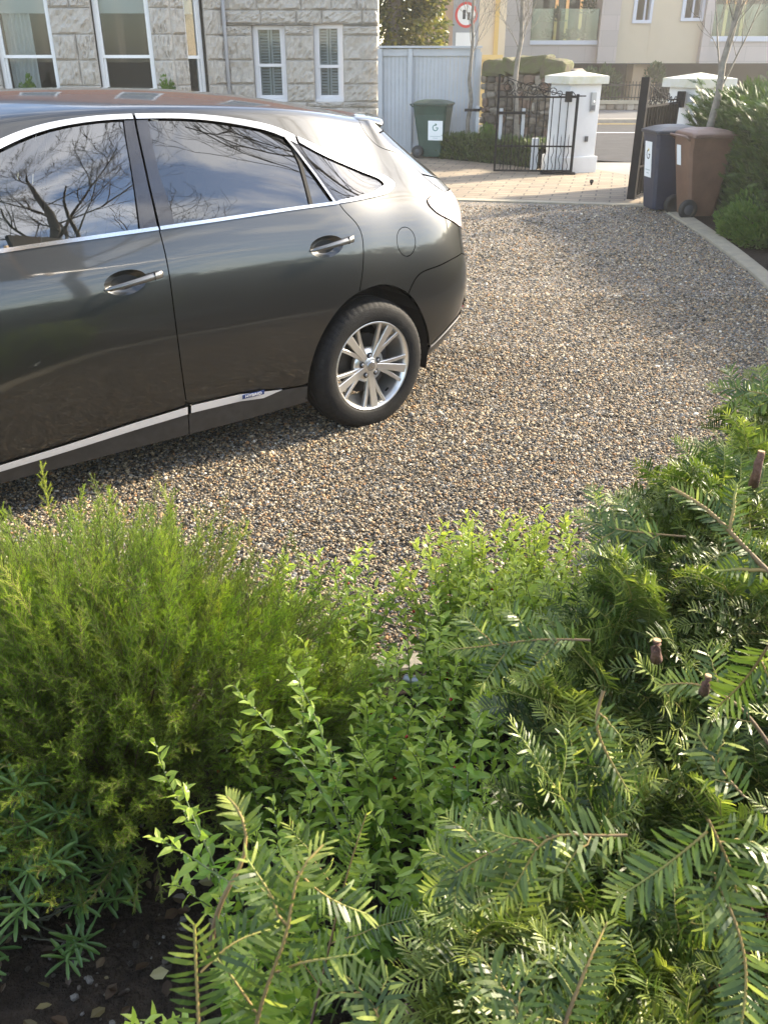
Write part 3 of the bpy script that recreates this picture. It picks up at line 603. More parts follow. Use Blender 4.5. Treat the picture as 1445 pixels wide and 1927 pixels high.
# --- front end (outside the frame, seen only in reflections and from the side)
panel('front_wing', [(FD0 - .02, .9), (FD0 - .05, 2.4), (FD0, 3.6), (FD0 + .02, 4.11), (-2.3, 4.40), (-2.6, 4.30), (-3.15, 4.0), (-3.2, 2.6), (-3.02, 2.0)] + [tuple(p) for p in FARCH[::-1] if p[1] > .9 and p[0] > -3.03], m_paint, CAR)
panel('bonnet', [(-2.62, 9), (-2.66, 7), (-2.62, 4.9), (-2.6, 4.32), (-3.15, 4.02), (-3.25, 5.5), (-3.3, 9)], m_paint, CAR)
panel('front_bumper', [(-3.0, 1.8), (-3.2, 2.6), (-3.16, 3.98), (-3.26, 5.5), (-3.31, 9), (-3.42, 9), (-3.42, 0), (-3.05, 0), (-3.04, 1.0)], m_paint, CAR)
panel('windscreen', [(-2.6, 9), (-2.64, 7), (-2.58, 5.2), (-2.36, 5.1), (-2.17, 5.5), (-2.0, 6.2), (-1.88, 7), (-1.8, 8.2), (-1.78, 9)], m_glf, CAR, gap=0, flange=0)
# --- dark shell behind the gaps
panel('underbody', [(-3.4, .0), (-3.4, 3.9), (-2.0, 3.9), (.02, 4.0), (.3, 4.0), (.7, 4.3), (E9, 4.2), (E9, .0), (.66, .0)] + [tuple(p + [.012 if p[0] > .3 else -.012 if p[0] < 0 else 0, .03]) for p in ARCH[::-1] if p[1] > .1][0:] + [(-.25, 0), (-2.33, 0)] + [tuple(p) for p in FARCH[::-1]] , m_black, CAR, off=-.022, gap=0, flange=0, step=.06)
panel('roof_lining', [(-1.9, 6.6), (-1.5, 6.1), (-1.1, 6.35), (-.5, 6.2), (0, 5.5), (.4, 4.75), (.44, 4.2), (.75, 4.2), (.7, 5), (.5, 5.5), (.5, 9), (-1.75, 9)], m_black, CAR, off=-.03, gap=0, flange=0, step=.06)
fb = MB(); fb.box(-2.15, -.3, .13, 1.71, .22, .42); fb.box(-.32, .62, .45, 1.39, .24, .42); fb.build('floor_pan', m_black, CAR)
lb = MB(); lb.box(-.02, .92, .28, 1.56, .3, 1.08); lb.build('luggage_floor', m_black, CAR)
lb = MB(); lb.box(-3.05, -2.2, .3, 1.54, .3, .95); lb.build('engine', m_black, CAR)
# wheel housings
for u in (.17, -2.57):
    for sgn in (0, 1):
        wb = MB()
        for a0 in range(14):
            a1 = math.pi * a0 / 13 * 1.16 - .25; a2 = math.pi * (a0 + 1) / 13 * 1.16 - .25
            if a0 == 13: continue
            p = lambda a, y: (u + .43 * math.cos(a), y if sgn == 0 else 1.84 - y, .345 + .435 * math.sin(a))
            wb.add([p(a1, .03), p(a2, .03), p(a2, .40), p(a1, .40)], [(0, 1, 2, 3)])
        y = .40 if sgn == 0 else 1.44
        wb.box(u - .42, u + .42, y - .002 if sgn == 0 else y - .028, y + .028 if sgn == 0 else y + .002, .25, .80); wb.build('wheel_arch_liner', m_black, CAR)
# handles
def handle(s0, s1, v0, v1, cup):
    cc = np.array(cup).mean(0)
    for mir in (False, True):
        b = MB(); n = 16; rows = []
        for i in range(n + 1):
            t = i / n; s = s0 + (s1 - s0) * t; v = v0 + (v1 - v0) * t
            p = carpt(np.array([[s, v]]))[0]; nn = N([s], [v])[0]; up = carpt(np.array([[s, v + .1]]))[0] - carpt(np.array([[s, v - .1]]))[0]; up = up / np.linalg.norm(up)
            off = .012 + .030 * math.sin(math.pi * min(1, t * 1.0)) ** .6 if 0 < t < 1 else .004
            w = .010 + .007 * t if 0 < t < 1 else .004
            th = .007
            ring = [p + nn * (off + th * math.sin(a)) + up * (w * math.cos(a)) for a in np.arange(10) * 2 * math.pi / 10]
            rows.append(tolocal(np.array(ring), mir))
        vs = np.concatenate(rows); fs = [(i * 10 + j, i * 10 + (j + 1) % 10, (i + 1) * 10 + (j + 1) % 10, (i + 1) * 10 + j) for i in range(n) for j in range(10)] + [tuple(range(10)), tuple(n * 10 + j for j in range(10))]
        b.add(vs, fs, True); h = b.build('door_handle', m_paint2, CAR)
        # keyhole break in the handle
        kb = MB(); tt = .80; s = s0 + (s1 - s0) * tt; v = v0 + (v1 - v0) * tt
        for q in ((-1, 1),):
            p = carpt(np.array([[s, v]]))[0]; nn = N([s], [v])[0]; pc = tolocal(np.array([p + nn * (.012 + .03 * math.sin(math.pi * tt) ** .6)]), mir)[0]
            kb.box(pc[0] - .001, pc[0] + .001, pc[1] - .0085, pc[1] + .0085, pc[2] - .0175, pc[2] + .0175)
        kb.build('lock_cover_gap', m_black, h)
        # cup bowl
        L = np.array(cup); K = 7; rws = []
        for k in range(K):
            r = 1 - k / (K - .999); P = cc + (L - cc) * r; rws.append(tolocal(carpt(P, -.034 * (1 - r ** 2.2)), mir))
        m = len(L); vs = np.concatenate(rws); fs = [(k * m + j, k * m + (j + 1) % m, (k + 1) * m + (j + 1) % m, (k + 1) * m + j) for k in range(K - 1) for j in range(m)]
        c = MB(); c.add(vs, fs, True); c.build('handle_recess', m_paint, CAR)
m_paint2 = pmat('handle_paint', (.16, .155, .15), .3, .8, coat=1)
handle(-.205, .058, 3.14, 3.25, CUPR); handle(-1.25, -.975, 3.10, 3.22, CUPF)
# badge on the sill strip
m_stkw = pmat('badge_white', (.85, .85, .86), .3)
def badge():
    s = -.575; P = np.array([[s - .062, .90], [s + .062, .90], [s + .062, 1.0], [s - .062, 1.0]]); a = tolocal(carpt(P, .014)); b_ = tolocal(carpt(P, .017))
    mb = MB(); mb.add(np.concatenate([a, b_]), [(4, 5, 6, 7), (0, 1, 5, 4), (1, 2, 6, 5), (2, 3, 7, 6), (3, 0, 4, 7)]); o = mb.build('badge', m_blue, CAR)
    c = b_.mean(0); x = Vector(b_[1] - b_[0]).normalized(); z = Vector(b_[3] - b_[0]).normalized(); n = x.cross(z).normalized()
    M = Matrix(((x.x, z.x, n.x, c[0] + n.x * .001), (x.y, z.y, n.y, c[1] + n.y * .001), (x.z, z.z, n.z, c[2] + n.z * .001), (0, 0, 0, 1)))
    text_mesh('lettering', 'HYBRID', .024, m_stkw, o, M @ Matrix.Diagonal((1.15, .85, 1, 1)), .0006, .0002)
badge()
# seats behind the glass
def seat(u, y):
    b = MB(); b.box(u - .25, u + .25, y - .24, y + .24, .55, .72, .05); b.build('car_seat', m_seat, CAR)
    b = MB(); Mx = Matrix.Translation((u + .24, y, .68)) @ Matrix.Rotation(R(16), 4, 'Y'); b.box(-.07, .07, -.23, .23, 0, .62, .05, M=Mx); b.box(-.05, .05, -.13, .13, .66, .84, .04, M=Mx); b.build('car_seat', m_seat, CAR)
seat(-1.55, .5); seat(-1.55, 1.34); seat(-.62, .5); seat(-.62, 1.34)
# --- wheels
def wheel(u, y, out, R0=.362):
    rt = empty('wheel'); rt.parent = CAR; rt.location = (u, y, .345); rt.rotation_euler = (0, 0, 0 if out < 0 else math.pi)
    # local: outward = -y
    b = MB(); n = 300; prof = [(.246, -.004), (.252, -.014), (.262, -.018), (.29, -.021), (.318, -.019), (.336, -.012), (.347, -.001), (.356, .016), (.3605, .035), (.362, .06), (.362, .078), (.354, .079), (.354, .086), (.3625, .087), (.3625, .125), (.354, .126), (.354, .133), (.3625, .134), (.362, .17), (.358, .19), (.345, .205), (.31, .215), (.26, .21), (.245, .20)]
    vs = []; k = len(prof)
    for i in range(n):
        a = 2 * math.pi * i / n
        for j, (r, h) in enumerate(prof):
            if 5 <= j <= 7 and (i % 5) == 0: r -= .003
            vs.append((r * math.cos(a), h, r * math.sin(a)))
    fs = [(i * k + j, ((i + 1) % n) * k + j, ((i + 1) % n) * k + j + 1, i * k + j + 1) for i in range(n) for j in range(k - 1)]
    b.add(vs, fs, True); b.build('tyre', m_rub, rt)
    rim = MB(); rim.lathe([(.250, -.004), (.2505, -.010), (.246, -.013), (.240, -.010), (.236, .000), (.229, .010), (.224, .03), (.218, .10), (.214, .18), (.235, .20)], 96, 'y')
    rimo = rim.build('rim', m_alloy, rt)
    sp = MB()
    def blade(a0, a1, r0, r1, w0, w1, d0, d1, bev=.006, dep=.02):
        nseg = 8; vs = []
        for i in range(nseg + 1):
            t = i / nseg; r = r0 + (r1 - r0) * t; a = a0 + (a1 - a0) * (t ** .8); w = w0 + (w1 - w0) * t; d = d0 + (d1 - d0) * t ** 1.5
            ca, sa = math.cos(a), math.sin(a); tx, tz = -sa, ca; cx, cz = r * ca, r * sa
            for (ww, dd) in ((-w, d + dep), (-w, d + bev * .6), (-w + bev * .7, d), (w - bev * .7, d), (w, d + bev * .6), (w, d + dep)):
                vs.append((cx + tx * ww, dd, cz + tz * ww))
        m = 6; fs = [(i * m + j, i * m + j + 1, (i + 1) * m + j + 1, (i + 1) * m + j) for i in range(nseg) for j in range(m - 1)] + [tuple(range(m))]
        sp.add(vs, fs, False)
    for q in range(5):
        a = R(-90 + 72 * q + 4)
        blade(a, a, .045, .240, .015, .0235, .016, -.004, .004)
        blade(a + R(10), a + R(17.5), .05, .240, .012, .010, .020, -.001, .004)
        blade(a - R(10), a - R(17.5), .05, .240, .012, .010, .020, -.001, .004)
    sp.build('spokes', m_alloy, rimo)
    # webs between blades near the hub, hub, nuts
    hb = MB(); hb.lathe([(.0, .012), (.04, .012), (.046, .016), (.07, .024), (.098, .032), (.10, .06), (.0, .06)], 40, 'y')
    hb.build('hub', m_alloy, rimo)
    cp = MB(); cp.lathe([(0, .004), (.022, .004), (.027, .006), (.029, .010), (.029, .02)], 32, 'y'); cpo = cp.build('hub_cap', m_alloyd, rimo)
    em = MB(); K = 28
    for i in range(K):
        a, b2 = 2 * math.pi * i / K, 2 * math.pi * (i + 1) / K
        p = lambda a, r, y: (r * .0195 * math.cos(a), y, r * .0155 * math.sin(a))
        em.add([p(a, 1, .0025), p(b2, 1, .0025), p(b2, .82, .0025), p(a, .82, .0025)], [(0, 1, 2, 3)])
    em.add([(-.006, .0023, .010), (-.002, .0023, .012), (.000, .0023, -.006), (.012, .0023, -.006), (.010, .0023, -.009), (-.006, .0023, -.009)], [(0, 1, 2, 3, 4, 5)])
    em.build('emblem', m_chrome, cpo)
    for q in range(5):
        nb = MB(); ps = MB(); a = R(-90 + 72 * q + 40); cx, cz = .057 * math.cos(a), .057 * math.sin(a)
        ps.lathe([(.0, .0155), (.0165, .0155), (.0175, .0175)], 16, 'y', (cx, 0, cz)); nb.lathe([(.0, .008), (.007, .008), (.0095, .0105), (.0095, .02)], 6, 'y', (cx, 0, cz), smooth=False); ps.build('nut_pocket', m_black, rimo); nb.build('wheel_nut', m_alloyd, rimo)
    dk = MB(); dk.lathe([(0, .085), (.165, .085), (.165, .1), (0, .1)], 40, 'y', smooth=False); dk.build('brake_disc', pmat('disc_steel', (.09, .085, .08), .4, .8), rt)
    va = MB(); aa = R(-52); Mv = Matrix.Rotation(-aa, 4, 'Y') @ Matrix.Translation((.2235, .045, 0)); va.box(-.002, .002, -.008, .008, -.013, .013, M=Mv); va.build('valve_slot', m_black, rimo)
    return rt
w1 = wheel(.168, -.005, -1)
for (u, y, o) in ((-2.572, .0, -1), (.168, 1.845, 1), (-2.572, 1.845, 1)):
    c = copy_tree(w1, CAR); c.location = (u, y, .345); c.rotation_euler = (0, 0, 0 if o < 0 else math.pi)
# ------------------------------------------------------------------ granite house with bay
m_gran = pmat('rock_faced_granite', (.33, .305, .27), .9, col2=(.44, .41, .365), nscale=14, bump=.8, bscale=26, detail=9)
m_white = pmat('white_paint', (.72, .73, .74), .45); m_wood = pmat('sash_paint', (.62, .62, .64), .5)
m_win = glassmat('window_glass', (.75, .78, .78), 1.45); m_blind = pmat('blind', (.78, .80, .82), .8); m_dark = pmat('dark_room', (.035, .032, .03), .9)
m_brick = bpy.data.materials.new('red_brick'); m_brick.use_nodes = True; t, b = nodes(m_brick)
tc = t.nodes.new('ShaderNodeTexCoord'); mp = t.nodes.new('ShaderNodeMapping'); mp.inputs['Rotation'].default_value = (R(90), 0, 0); br = t.nodes.new('ShaderNodeTexBrick'); br.inputs['Scale'].default_value = 4.4
br.inputs['Color1'].default_value = (.42, .16, .07, 1); br.inputs['Color2'].default_value = (.32, .11, .055, 1); br.inputs['Mortar'].default_value = (.4, .34, .28, 1)
t.links.new(tc.outputs['Object'], mp.inputs[0]); t.links.new(mp.outputs[0], br.inputs['Vector']); t.links.new(br.outputs['Color'], b.inputs['Base Color']); b.inputs['Roughness'].default_value = .9
def stone_wall(A, B, z0, z1, openings, course=.44, bw=(.45, .95), seed=3, depth=.07):
    """rock-faced blocks on the vertical plane from A to B (xy); openings: (t0,t1,z0,z1) in metres along"""
    rg = np.random.default_rng(seed); A = np.array(A, float); B = np.array(B, float); L = np.linalg.norm(B - A); d = (B - A) / L; n = np.array([d[1], -d[0]])
    V = []; F = []
    nc = int(round((z1 - z0) / course)); hs = (z1 - z0) / nc
    for c in range(nc):
        a, b_ = z0 + c * hs, z0 + (c + 1) * hs
        spans = [(0, L)]
        zz = sorted({a, b_} | {q for o in openings for q in o[2:4] if a < q < b_})
        for q0, q1 in zip(zz[:-1], zz[1:]):
            if q1 - q0 < .02: continue
            zm = (q0 + q1) / 2; cuts = [(0., L)]
            for o in openings:
                if o[2] < zm < o[3]:
                    nn_ = []
                    for s0, s1 in cuts:
                        if o[1] <= s0 or o[0] >= s1: nn_.append((s0, s1)); continue
                        if o[0] > s0: nn_.append((s0, o[0]))
                        if o[1] < s1: nn_.append((o[1], s1))
                    cuts = nn_
            for s0, s1 in cuts:
                x = s0 + (0 if (c % 2) else 0)
                while x < s1 - 1e-3:
                    wd = rg.uniform(*bw); wd = s1 - x if s1 - x - wd < .3 else wd
                    nx, nz_ = 15, 6; m = .012
                    gx = np.concatenate([[0, m], np.linspace(m + .03, wd - m - .03, nx - 3), [wd - m, wd]]) if wd > .2 else np.linspace(0, wd, nx + 1)
                    nx = len(gx); h = q1 - q0; gz = np.array([0, m, m + .025, h * .25, h * .4, h * .55, h * .7, h - m - .025, h - m, h]) if h > .15 else np.linspace(0, h, 8)
                    nzz = len(gz); X, Z = np.meshgrid(gx, gz)
                    D = (.6 + .30 * np.sin(X * rg.uniform(5, 12) + rg.uniform(0, 6)) * np.cos(Z * rg.uniform(8, 16) + rg.uniform(0, 6)) + rg.normal(0, .20, X.shape)) * depth + rg.uniform(0, .02); D[0] = D[-1] = 0; D[:, 0] = D[:, -1] = 0
                    D[1, 1:-1] = D[-2, 1:-1] = depth * .35; D[1:-1, 1] = D[1:-1, -2] = depth * .35
                    P = A[None, None] + d * (x + X)[..., None] + n * D[..., None]; o = len(V)
                    V += [(p[0], p[1], q0 + z) for p, z in zip(P.reshape(-1, 2), Z.ravel())]
                    F += [(o + i * nx + j, o + i * nx + j + 1, o + (i + 1) * nx + j + 1, o + (i + 1) * nx + j) for i in range(nzz - 1) for j in range(nx - 1)]
                    x += wd
    return V, F, d, n
def facing(A, d, n, s0, s1, y0, y1, z0, z1, mb, b=0):
    """box in wall coordinates: s along, y into the wall (positive = back), z up"""
    M = Matrix(((d[0], -n[0], 0, A[0]), (d[1], -n[1], 0, A[1]), (0, 0, 1, 0), (0, 0, 0, 1)))
    mb.box(s0, s1, y0, y1, z0, z1, b=b, M=M); return mb
def sash(parent, A, d, n, s0, s1, z0, z1, zr, kind='curtain', mat_=None):
    """sash window: frame (with meeting rail), pane, inside dressing"""
    mat_ = mat_ or m_wood; f = MB(); F_ = lambda *a, mb=f: facing(A, d, n, *a, mb)
    w = .075
    F_(s0, s0 + w, .10, .22, z0, z1); F_(s1 - w, s1, .10, .22, z0, z1); F_(s0 + w, s1 - w, .10, .22, z1 - w, z1); F_(s0 - .03, s1 + .03, .03, .24, z0 - .06, z0 + .05)
    F_(s0 + w, s1 - w, .12, .17, zr - .028, zr + .028); F_(s0 + w, s0 + w + .04, .15, .20, z0 + .05, zr - .028); F_(s1 - w - .04, s1 - w, .15, .20, z0 + .05, zr - .028); F_(s0 + w + .04, s1 - w - .04, .15, .20, z0 + .05, z0 + .12)
    F_(s0 + w, s0 + w + .035, .12, .17, zr + .028, z1 - w); F_(s1 - w - .035, s1 - w, .12, .17, zr + .028, z1 - w)
    wo = f.build('window', mat_, parent)
    g = MB(); F2 = lambda *a: facing(A, d, n, *a, g); F2(s0 + w, s1 - w, .145, .149, zr, z1 - w); F2(s0 + w, s1 - w, .172, .176, z0 + .05, zr); g.build('pane', m_win, wo)
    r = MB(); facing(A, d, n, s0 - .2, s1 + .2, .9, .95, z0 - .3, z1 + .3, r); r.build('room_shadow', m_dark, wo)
    c = MB()
    if kind == 'shutter':
        for sx in (s0 + w + .02, (s0 + s1) / 2 + .01):
            e = sx + (s1 - s0) / 2 - w - .03
            facing(A, d, n, sx, sx + .04, .26, .29, z0 + .06, z1 - w, c); facing(A, d, n, e - .04, e, .26, .29, z0 + .06, z1 - w, c)
            z = z0 + .09
            while z < z1 - w - .03:
                MM = Matrix(((d[0], -n[0], 0, A[0]), (d[1], -n[1], 0, A[1]), (0, 0, 1, 0), (0, 0, 0, 1))) @ Matrix.Translation((0, .275, z)) @ Matrix.Rotation(R(35), 4, 'X')
                c.box(sx + .04, e - .04, -.028, .028, -.004, .004, M=MM); z += .055
        c.build('shutter', m_blind, wo)
    else:
        facing(A, d, n, s0 + w, s1 - w, .24, .26, z1 - .42, z1 - w, c); c.build('roller_blind', m_blind, wo)
        if kind == 'curtain':
            q = MB(); pts = []; s = s0 + w + .02; k = 0; e = s0 + (s1 - s0) * .58
            while s < e: pts.append((s, .34 + (.03 if k % 2 else 0))); s += .045; k += 1
            for (a0, b0), (a1, b1) in zip(pts[:-1], pts[1:]):
                P = [np.array(A) + d * a0 - n * b0, np.array(A) + d * a1 - n * b1]; q.add([(P[0][0], P[0][1], z0), (P[1][0], P[1][1], z0), (P[1][0], P[1][1], z1), (P[0][0], P[0][1], z1)], [(0, 1, 2, 3)], True)
            q.build('curtain', m_blind, wo)
    return wo
HOUSE = empty('granite_house', (-4, 20, 0), 0, 'pale rock-faced granite house with white sash windows and a bay behind the car', 'house')
HOUSE.matrix_world = Matrix.Translation((0, 0, 0))
bx0, bx1, fx = -8.6, -4.1, -3.24
V, F, d, n = stone_wall((fx, 20), (-.11, 20), 0, 4.0, [(.55, 1.22, 1.0, 2.40), (1.80, 2.40, 1.0, 2.42)], seed=5)
npmesh('wall', V, F, m_gran, HOUSE)
sash(HOUSE, (fx, 20), d, n, .55, 1.22, 1.0, 2.40, 1.68, 'shutter'); sash(HOUSE, (fx, 20), d, n, 1.80, 2.40, 1.0, 2.42, 1.66, 'shutter')
V, F, d, n = stone_wall((bx1, 19), (fx, 20), 0, 4.0, [(.33, .80, .75, 3.0)], seed=9, bw=(.3, .5)); npmesh('wall', V, F, m_gran, HOUSE)
sash(HOUSE, (bx1, 19), d, n, .33, .80, .75, 3.0, 1.83, 'plain', m_white)
V, F, d, n = stone_wall((bx0, 19), (bx1, 19), 0, 4.0, [(1.05, 2.18, .75, 3.0), (3.00, 4.10, .75, 3.0)], seed=13, bw=(.35, .6)); npmesh('wall', V, F, m_gran, HOUSE)
sash(HOUSE, (bx0, 19), d, n, 1.05, 2.18, .75, 3.0, 1.84, 'curtain', m_white); sash(HOUSE, (bx0, 19), d, n, 3.00, 4.10, .75, 3.0, 1.84, 'plain', m_white)
b = MB(); b.box(-14, -.12, 20.35, 28, 0, 4.0); b.box(-14, -8.7, 19.95, 20.35, 0, 4.0); b.build('rear_wall', m_gran, HOUSE)
b = MB(); b.box(-14, -.1, 19.97, 28.1, 4.0, 8.8); b.build('upper_wall', m_brick, HOUSE)
b = MB(); b.add([(-14.3, 19.6, 8.8), (.2, 19.6, 8.8), (.2, 28.5, 8.8), (-14.3, 28.5, 8.8), (-12, 24, 12), (-2, 24, 12)], [(3, 2, 1, 0), (0, 1, 5, 4), (1, 2, 5), (2, 3, 4, 5), (3, 0, 4)]); b.build('roof', pmat('slate', (.07, .07, .08), .6, noise=.2), HOUSE)
b = MB(); b.add([(-8.8, 18.9, 4.0), (-4.0, 18.9, 4.0), (-3.1, 19.96, 4.0), (-9.6, 19.96, 4.0), (-8.8, 18.9, 4.12), (-4.0, 18.9, 4.12), (-3.1, 19.96, 4.3), (-9.6, 19.96, 4.3)], [(0, 1, 2, 3), (4, 7, 6, 5), (0, 4, 5, 1), (1, 5, 6, 2)]); b.build('bay_roof', m_gran, HOUSE)
for sx in (-12.4, -10.2, -7.6, -5.2, -2.6):
    b = MB(); b.box(sx, sx + 1.0, 19.93, 19.99, 5.4, 7.4); f = b.build('upper_window', m_white, HOUSE); b = MB(); b.box(sx + .08, sx + .92, 19.915, 19.928, 5.48, 7.32); b.build('pane', m_win, f)
b = MB(); b.tube([(-3.22, 19.90, 0), (-3.22, 19.90, 4.0)], .04, 8); b.build('downpipe', pmat('lead_grey', (.3, .3, .31), .6), HOUSE)
# little conifers in the bay
# ------------------------------------------------------------------ fence, rubble wall, pillars, gates, bins
m_fence = pmat('fence_paint', (.41, .43, .455), .6, noise=.08, nscale=2)
FE = empty('board_fence', (.9, 19.75, 0), 0, 'tall pale grey fence of narrow vertical boards beside the granite house', 'fence')
def child_world(o, par): o.parent = par; o.matrix_parent_inverse = par.matrix_world.inverted() if False else Matrix.Translation(-par.location); return o
b = MB(); x = -.09
rg = random.Random(4)
while x < 1.92:
    b.box(x + .001, x + .077, 19.74 + rg.uniform(0, .004), 19.765, .03, 1.92, b=.003); x += .080
child_world(b.build('boards', m_fence), FE)
for px in (.53, 1.90, -.08):
    b = MB(); b.box(px - .045, px + .045, 19.66, 19.737, 0, 1.98, b=.006); child_world(b.build('post', m_fence), FE)
b = MB(); b.box(-.12, 1.98, 19.64, 19.80, 1.99, 2.03, b=.006); child_world(b.build('cap_rail', m_fence), FE)
for r0_, r1_, z_ in ((.58, 1.85, 1.85), (-.03, .48, 1.85), (-.03, .48, .06), (.58, 1.85, .06)):
    b = MB(); b.box(r0_, r1_, 19.70, 19.738, z_, z_ + .125, b=.003); child_world(b.build('rail', m_fence), FE)
# --- rubble wall
m_rub1 = pmat('rubble_mortar', (.15, .125, .095), .95, noise=.3, nscale=9, bump=.6, bscale=40)
m_rub2 = bpy.data.materials.new('rubble_stone'); m_rub2.use_nodes = True; t, b_ = nodes(m_rub2); a_ = t.nodes.new('ShaderNodeAttribute'); a_.attribute_name = 'tint'
nz = t.nodes.new('ShaderNodeTexNoise'); nz.inputs['Scale'].default_value = 22; nz.inputs['Detail'].default_value = 6; mx = t.nodes.new('ShaderNodeMix'); mx.data_type = 'RGBA'; mx.blend_type = 'MULTIPLY'; mx.inputs[0].default_value = .7
r_ = t.nodes.new('ShaderNodeValToRGB'); r_.color_ramp.elements[0].position = .3; r_.color_ramp.elements[0].color = (.45, .43, .4, 1); r_.color_ramp.elements[1].position = .65; r_.color_ramp.elements[1].color = (1.15, 1.12, 1.05, 1)
t.links.new(nz.outputs['Fac'], r_.inputs[0]); t.links.new(a_.outputs['Color'], mx.inputs[6]); t.links.new(r_.outputs[0], mx.inputs[7]); t.links.new(mx.outputs[2], b_.inputs['Base Color']); b_.inputs['Roughness'].default_value = .9
bm_ = t.nodes.new('ShaderNodeBump'); bm_.inputs['Distance'].default_value = .02; bm_.inputs['Strength'].default_value = .6; t.links.new(nz.outputs['Fac'], bm_.inputs['Height']); t.links.new(bm_.outputs[0], b_.inputs['Normal'])
def rock(rg, c, sx, sy, sz, M=None, sub=2, k=.16, e=.55):
    bm = bmesh.new(); bmesh.ops.create_icosphere(bm, subdivisions=sub, radius=1); V = np.array([v.co[:] for v in bm.verts]); F = [[v.index for v in f.verts] for f in bm.faces]; bm.free()
    V = np.sign(V) * np.abs(V) ** e; V *= 1 + rg.normal(0, k * .5, (len(V), 1)); V = V * [sx, sy, sz] + np.array(c); return V, np.array(F)
def rubble(name, A, B, z0, ztop, th_, seed, size=.17, parent=None, pal=((.12, .10, .08), (.16, .13, .10), (.21, .175, .135), (.17, .115, .085), (.25, .225, .19), (.08, .068, .055))):
    rg = np.random.default_rng(seed); A = np.array(A, float); B = np.array(B, float); L = np.linalg.norm(B - A); d = (B - A) / L; n = np.array([d[1], -d[0]]); parts = []
    z = z0
    while z < max(ztop(0), ztop(L)) - .03:
        h = rg.uniform(.07, size * 1.0); x = -rg.uniform(0, .1)
        while x < L:
            wd = rg.uniform(.08, size * 1.6); zc = z + h / 2 + rg.normal(0, .018) * (size < .2)
            if zc + h * .3 < ztop(min(max(x + wd / 2, 0), L)):
                V, F = rock(rg, (0, 0, 0), wd / 2 * rg.uniform(.75, 1.1), .06, h / 2 * rg.uniform(.75, 1.15), sub=2, k=.05, e=.6); P = np.zeros_like(V)
                P[:, :2] = A + d * (x + wd / 2 + V[:, :1]) + n * (V[:, 1:2] + rg.uniform(-.025, .02)); P[:, 2] = zc + V[:, 2]
                c = np.array(pal[rg.integers(len(pal))]) * rg.uniform(.8, 1.2); parts.append((P, F, np.tile(c, (len(V), 1))))
            x += wd
        z += h
    V, F, T_ = merge(parts); return npmesh(name, V, F, m_rub2, parent, tint=T_)
WA, WB = (2.02, 19.4), (3.62, 18.1); WL = math.hypot(1.6, 1.3)
RW = empty('rubble_wall', (2.8, 18.8, 0), 0, 'old brown rubble stone wall with a mossy coping behind the small trees', 'wall')
zt = lambda s: 1.52 if s < WL - .55 else 1.52 - (s - WL + .55) * .35
child_world(rubble('stonework', WA, WB, .0, zt, .4, 21), RW)
d_ = np.array([1.6, -1.3]) / WL; n_ = np.array([d_[1], -d_[0]])
b = MB(); P = [np.array(WA) - n_ * .03, np.array(WB) - n_ * .03, np.array(WB) - n_ * .45, np.array(WA) - n_ * .45]; b.prism([tuple(p) for p in P], 0, 1.5); child_world(b.build('wall_core', m_rub1), RW)
m_cop = pmat('mossy_coping', (.10, .08, .055), .95, nscale=5, col2=(.10, .115, .035), bump=1, bscale=14)
rg = np.random.default_rng(8); parts = []
for s, wd, zc, h in ((.25, .30, 1.63, .15), (.62, .2, 1.66, .13), (1.05, .36, 1.69, .15), (1.55, .26, 1.62, .17)):
    V, F = rock(rg, (0, 0, 0), wd, .24, h, sub=3, k=.03, e=.30); V[:, 2] += .03 * np.sin(V[:, 0] * 9 + s * 5) + .02 * np.sin(V[:, 1] * 17 + V[:, 0] * 14); Q = np.zeros_like(V); Q[:, :2] = np.array(WA) + d_ * (s + V[:, :1]) + n_ * (V[:, 1:2] - .15); Q[:, 2] = zc + V[:, 2] - .0 * V[:, 0]; parts.append((Q, F, np.ones((len(V), 3))))
for V, F, T_ in parts: child_world(npmesh('coping_stone', V, F, m_cop), RW)
V, F = rock(rg, (0, 0, 0), .20, .26, .34, sub=3, k=.02, e=.42); a = R(-38); V = V @ np.array([[math.cos(a), 0, math.sin(a)], [0, 1, 0], [-math.sin(a), 0, math.cos(a)]]); Q = np.zeros_like(V); Q[:, :2] = np.array(WA) + d_ * (WL - .13 + V[:, :1]) + n_ * (V[:, 1:2] - .12); Q[:, 2] = 1.30 + V[:, 2]
child_world(npmesh('coping_stone', Q, F, pmat('brown_boulder', (.17, .135, .105), .9, noise=.2, nscale=6, bump=.4), smooth=True), RW)
# --- gate pillars
m_pil = pmat('pillar_render', (.62, .62, .62), .75, noise=.04, nscale=3, bump=.12, bscale=60)
m_capw = pmat('cap_render', (.56, .55, .52), .75, nscale=5, col2=(.46, .44, .30), bump=.15)
def pillar(c, rot, w, h, label):
    e_ = empty('gate_pillar', (c[0], c[1], 0), rot, label, 'gate pillar', 'white gate pillars')
    b = MB(); b.box(-w / 2, w / 2, -w / 2, w / 2, .0, h, b=.012); b.build('shaft', m_pil, e_)
    b = MB(); b.box(-w / 2 - .045, w / 2 + .045, -w / 2 - .045, w / 2 + .045, 0, .28, b=.02); b.build('plinth', m_pil, e_)
    b = MB(); q = w / 2 + .085; b.add([(-q, -q, h), (q, -q, h), (q, q, h), (-q, q, h), (-q, -q, h + .12), (q, -q, h + .12), (q, q, h + .12), (-q, q, h + .12), (0, 0, h + .20)], [(3, 2, 1, 0), (0, 1, 5, 4), (1, 2, 6, 5), (2, 3, 7, 6), (3, 0, 4, 7), (4, 5, 8), (5, 6, 8), (6, 7, 8), (7, 4, 8)])
    b.build('cap', m_capw, e_); return e_
PL = pillar((3.33, 16.62), R(22), .62, 1.43, 'white rendered pillar carrying the intercom and the open scrolled gate')
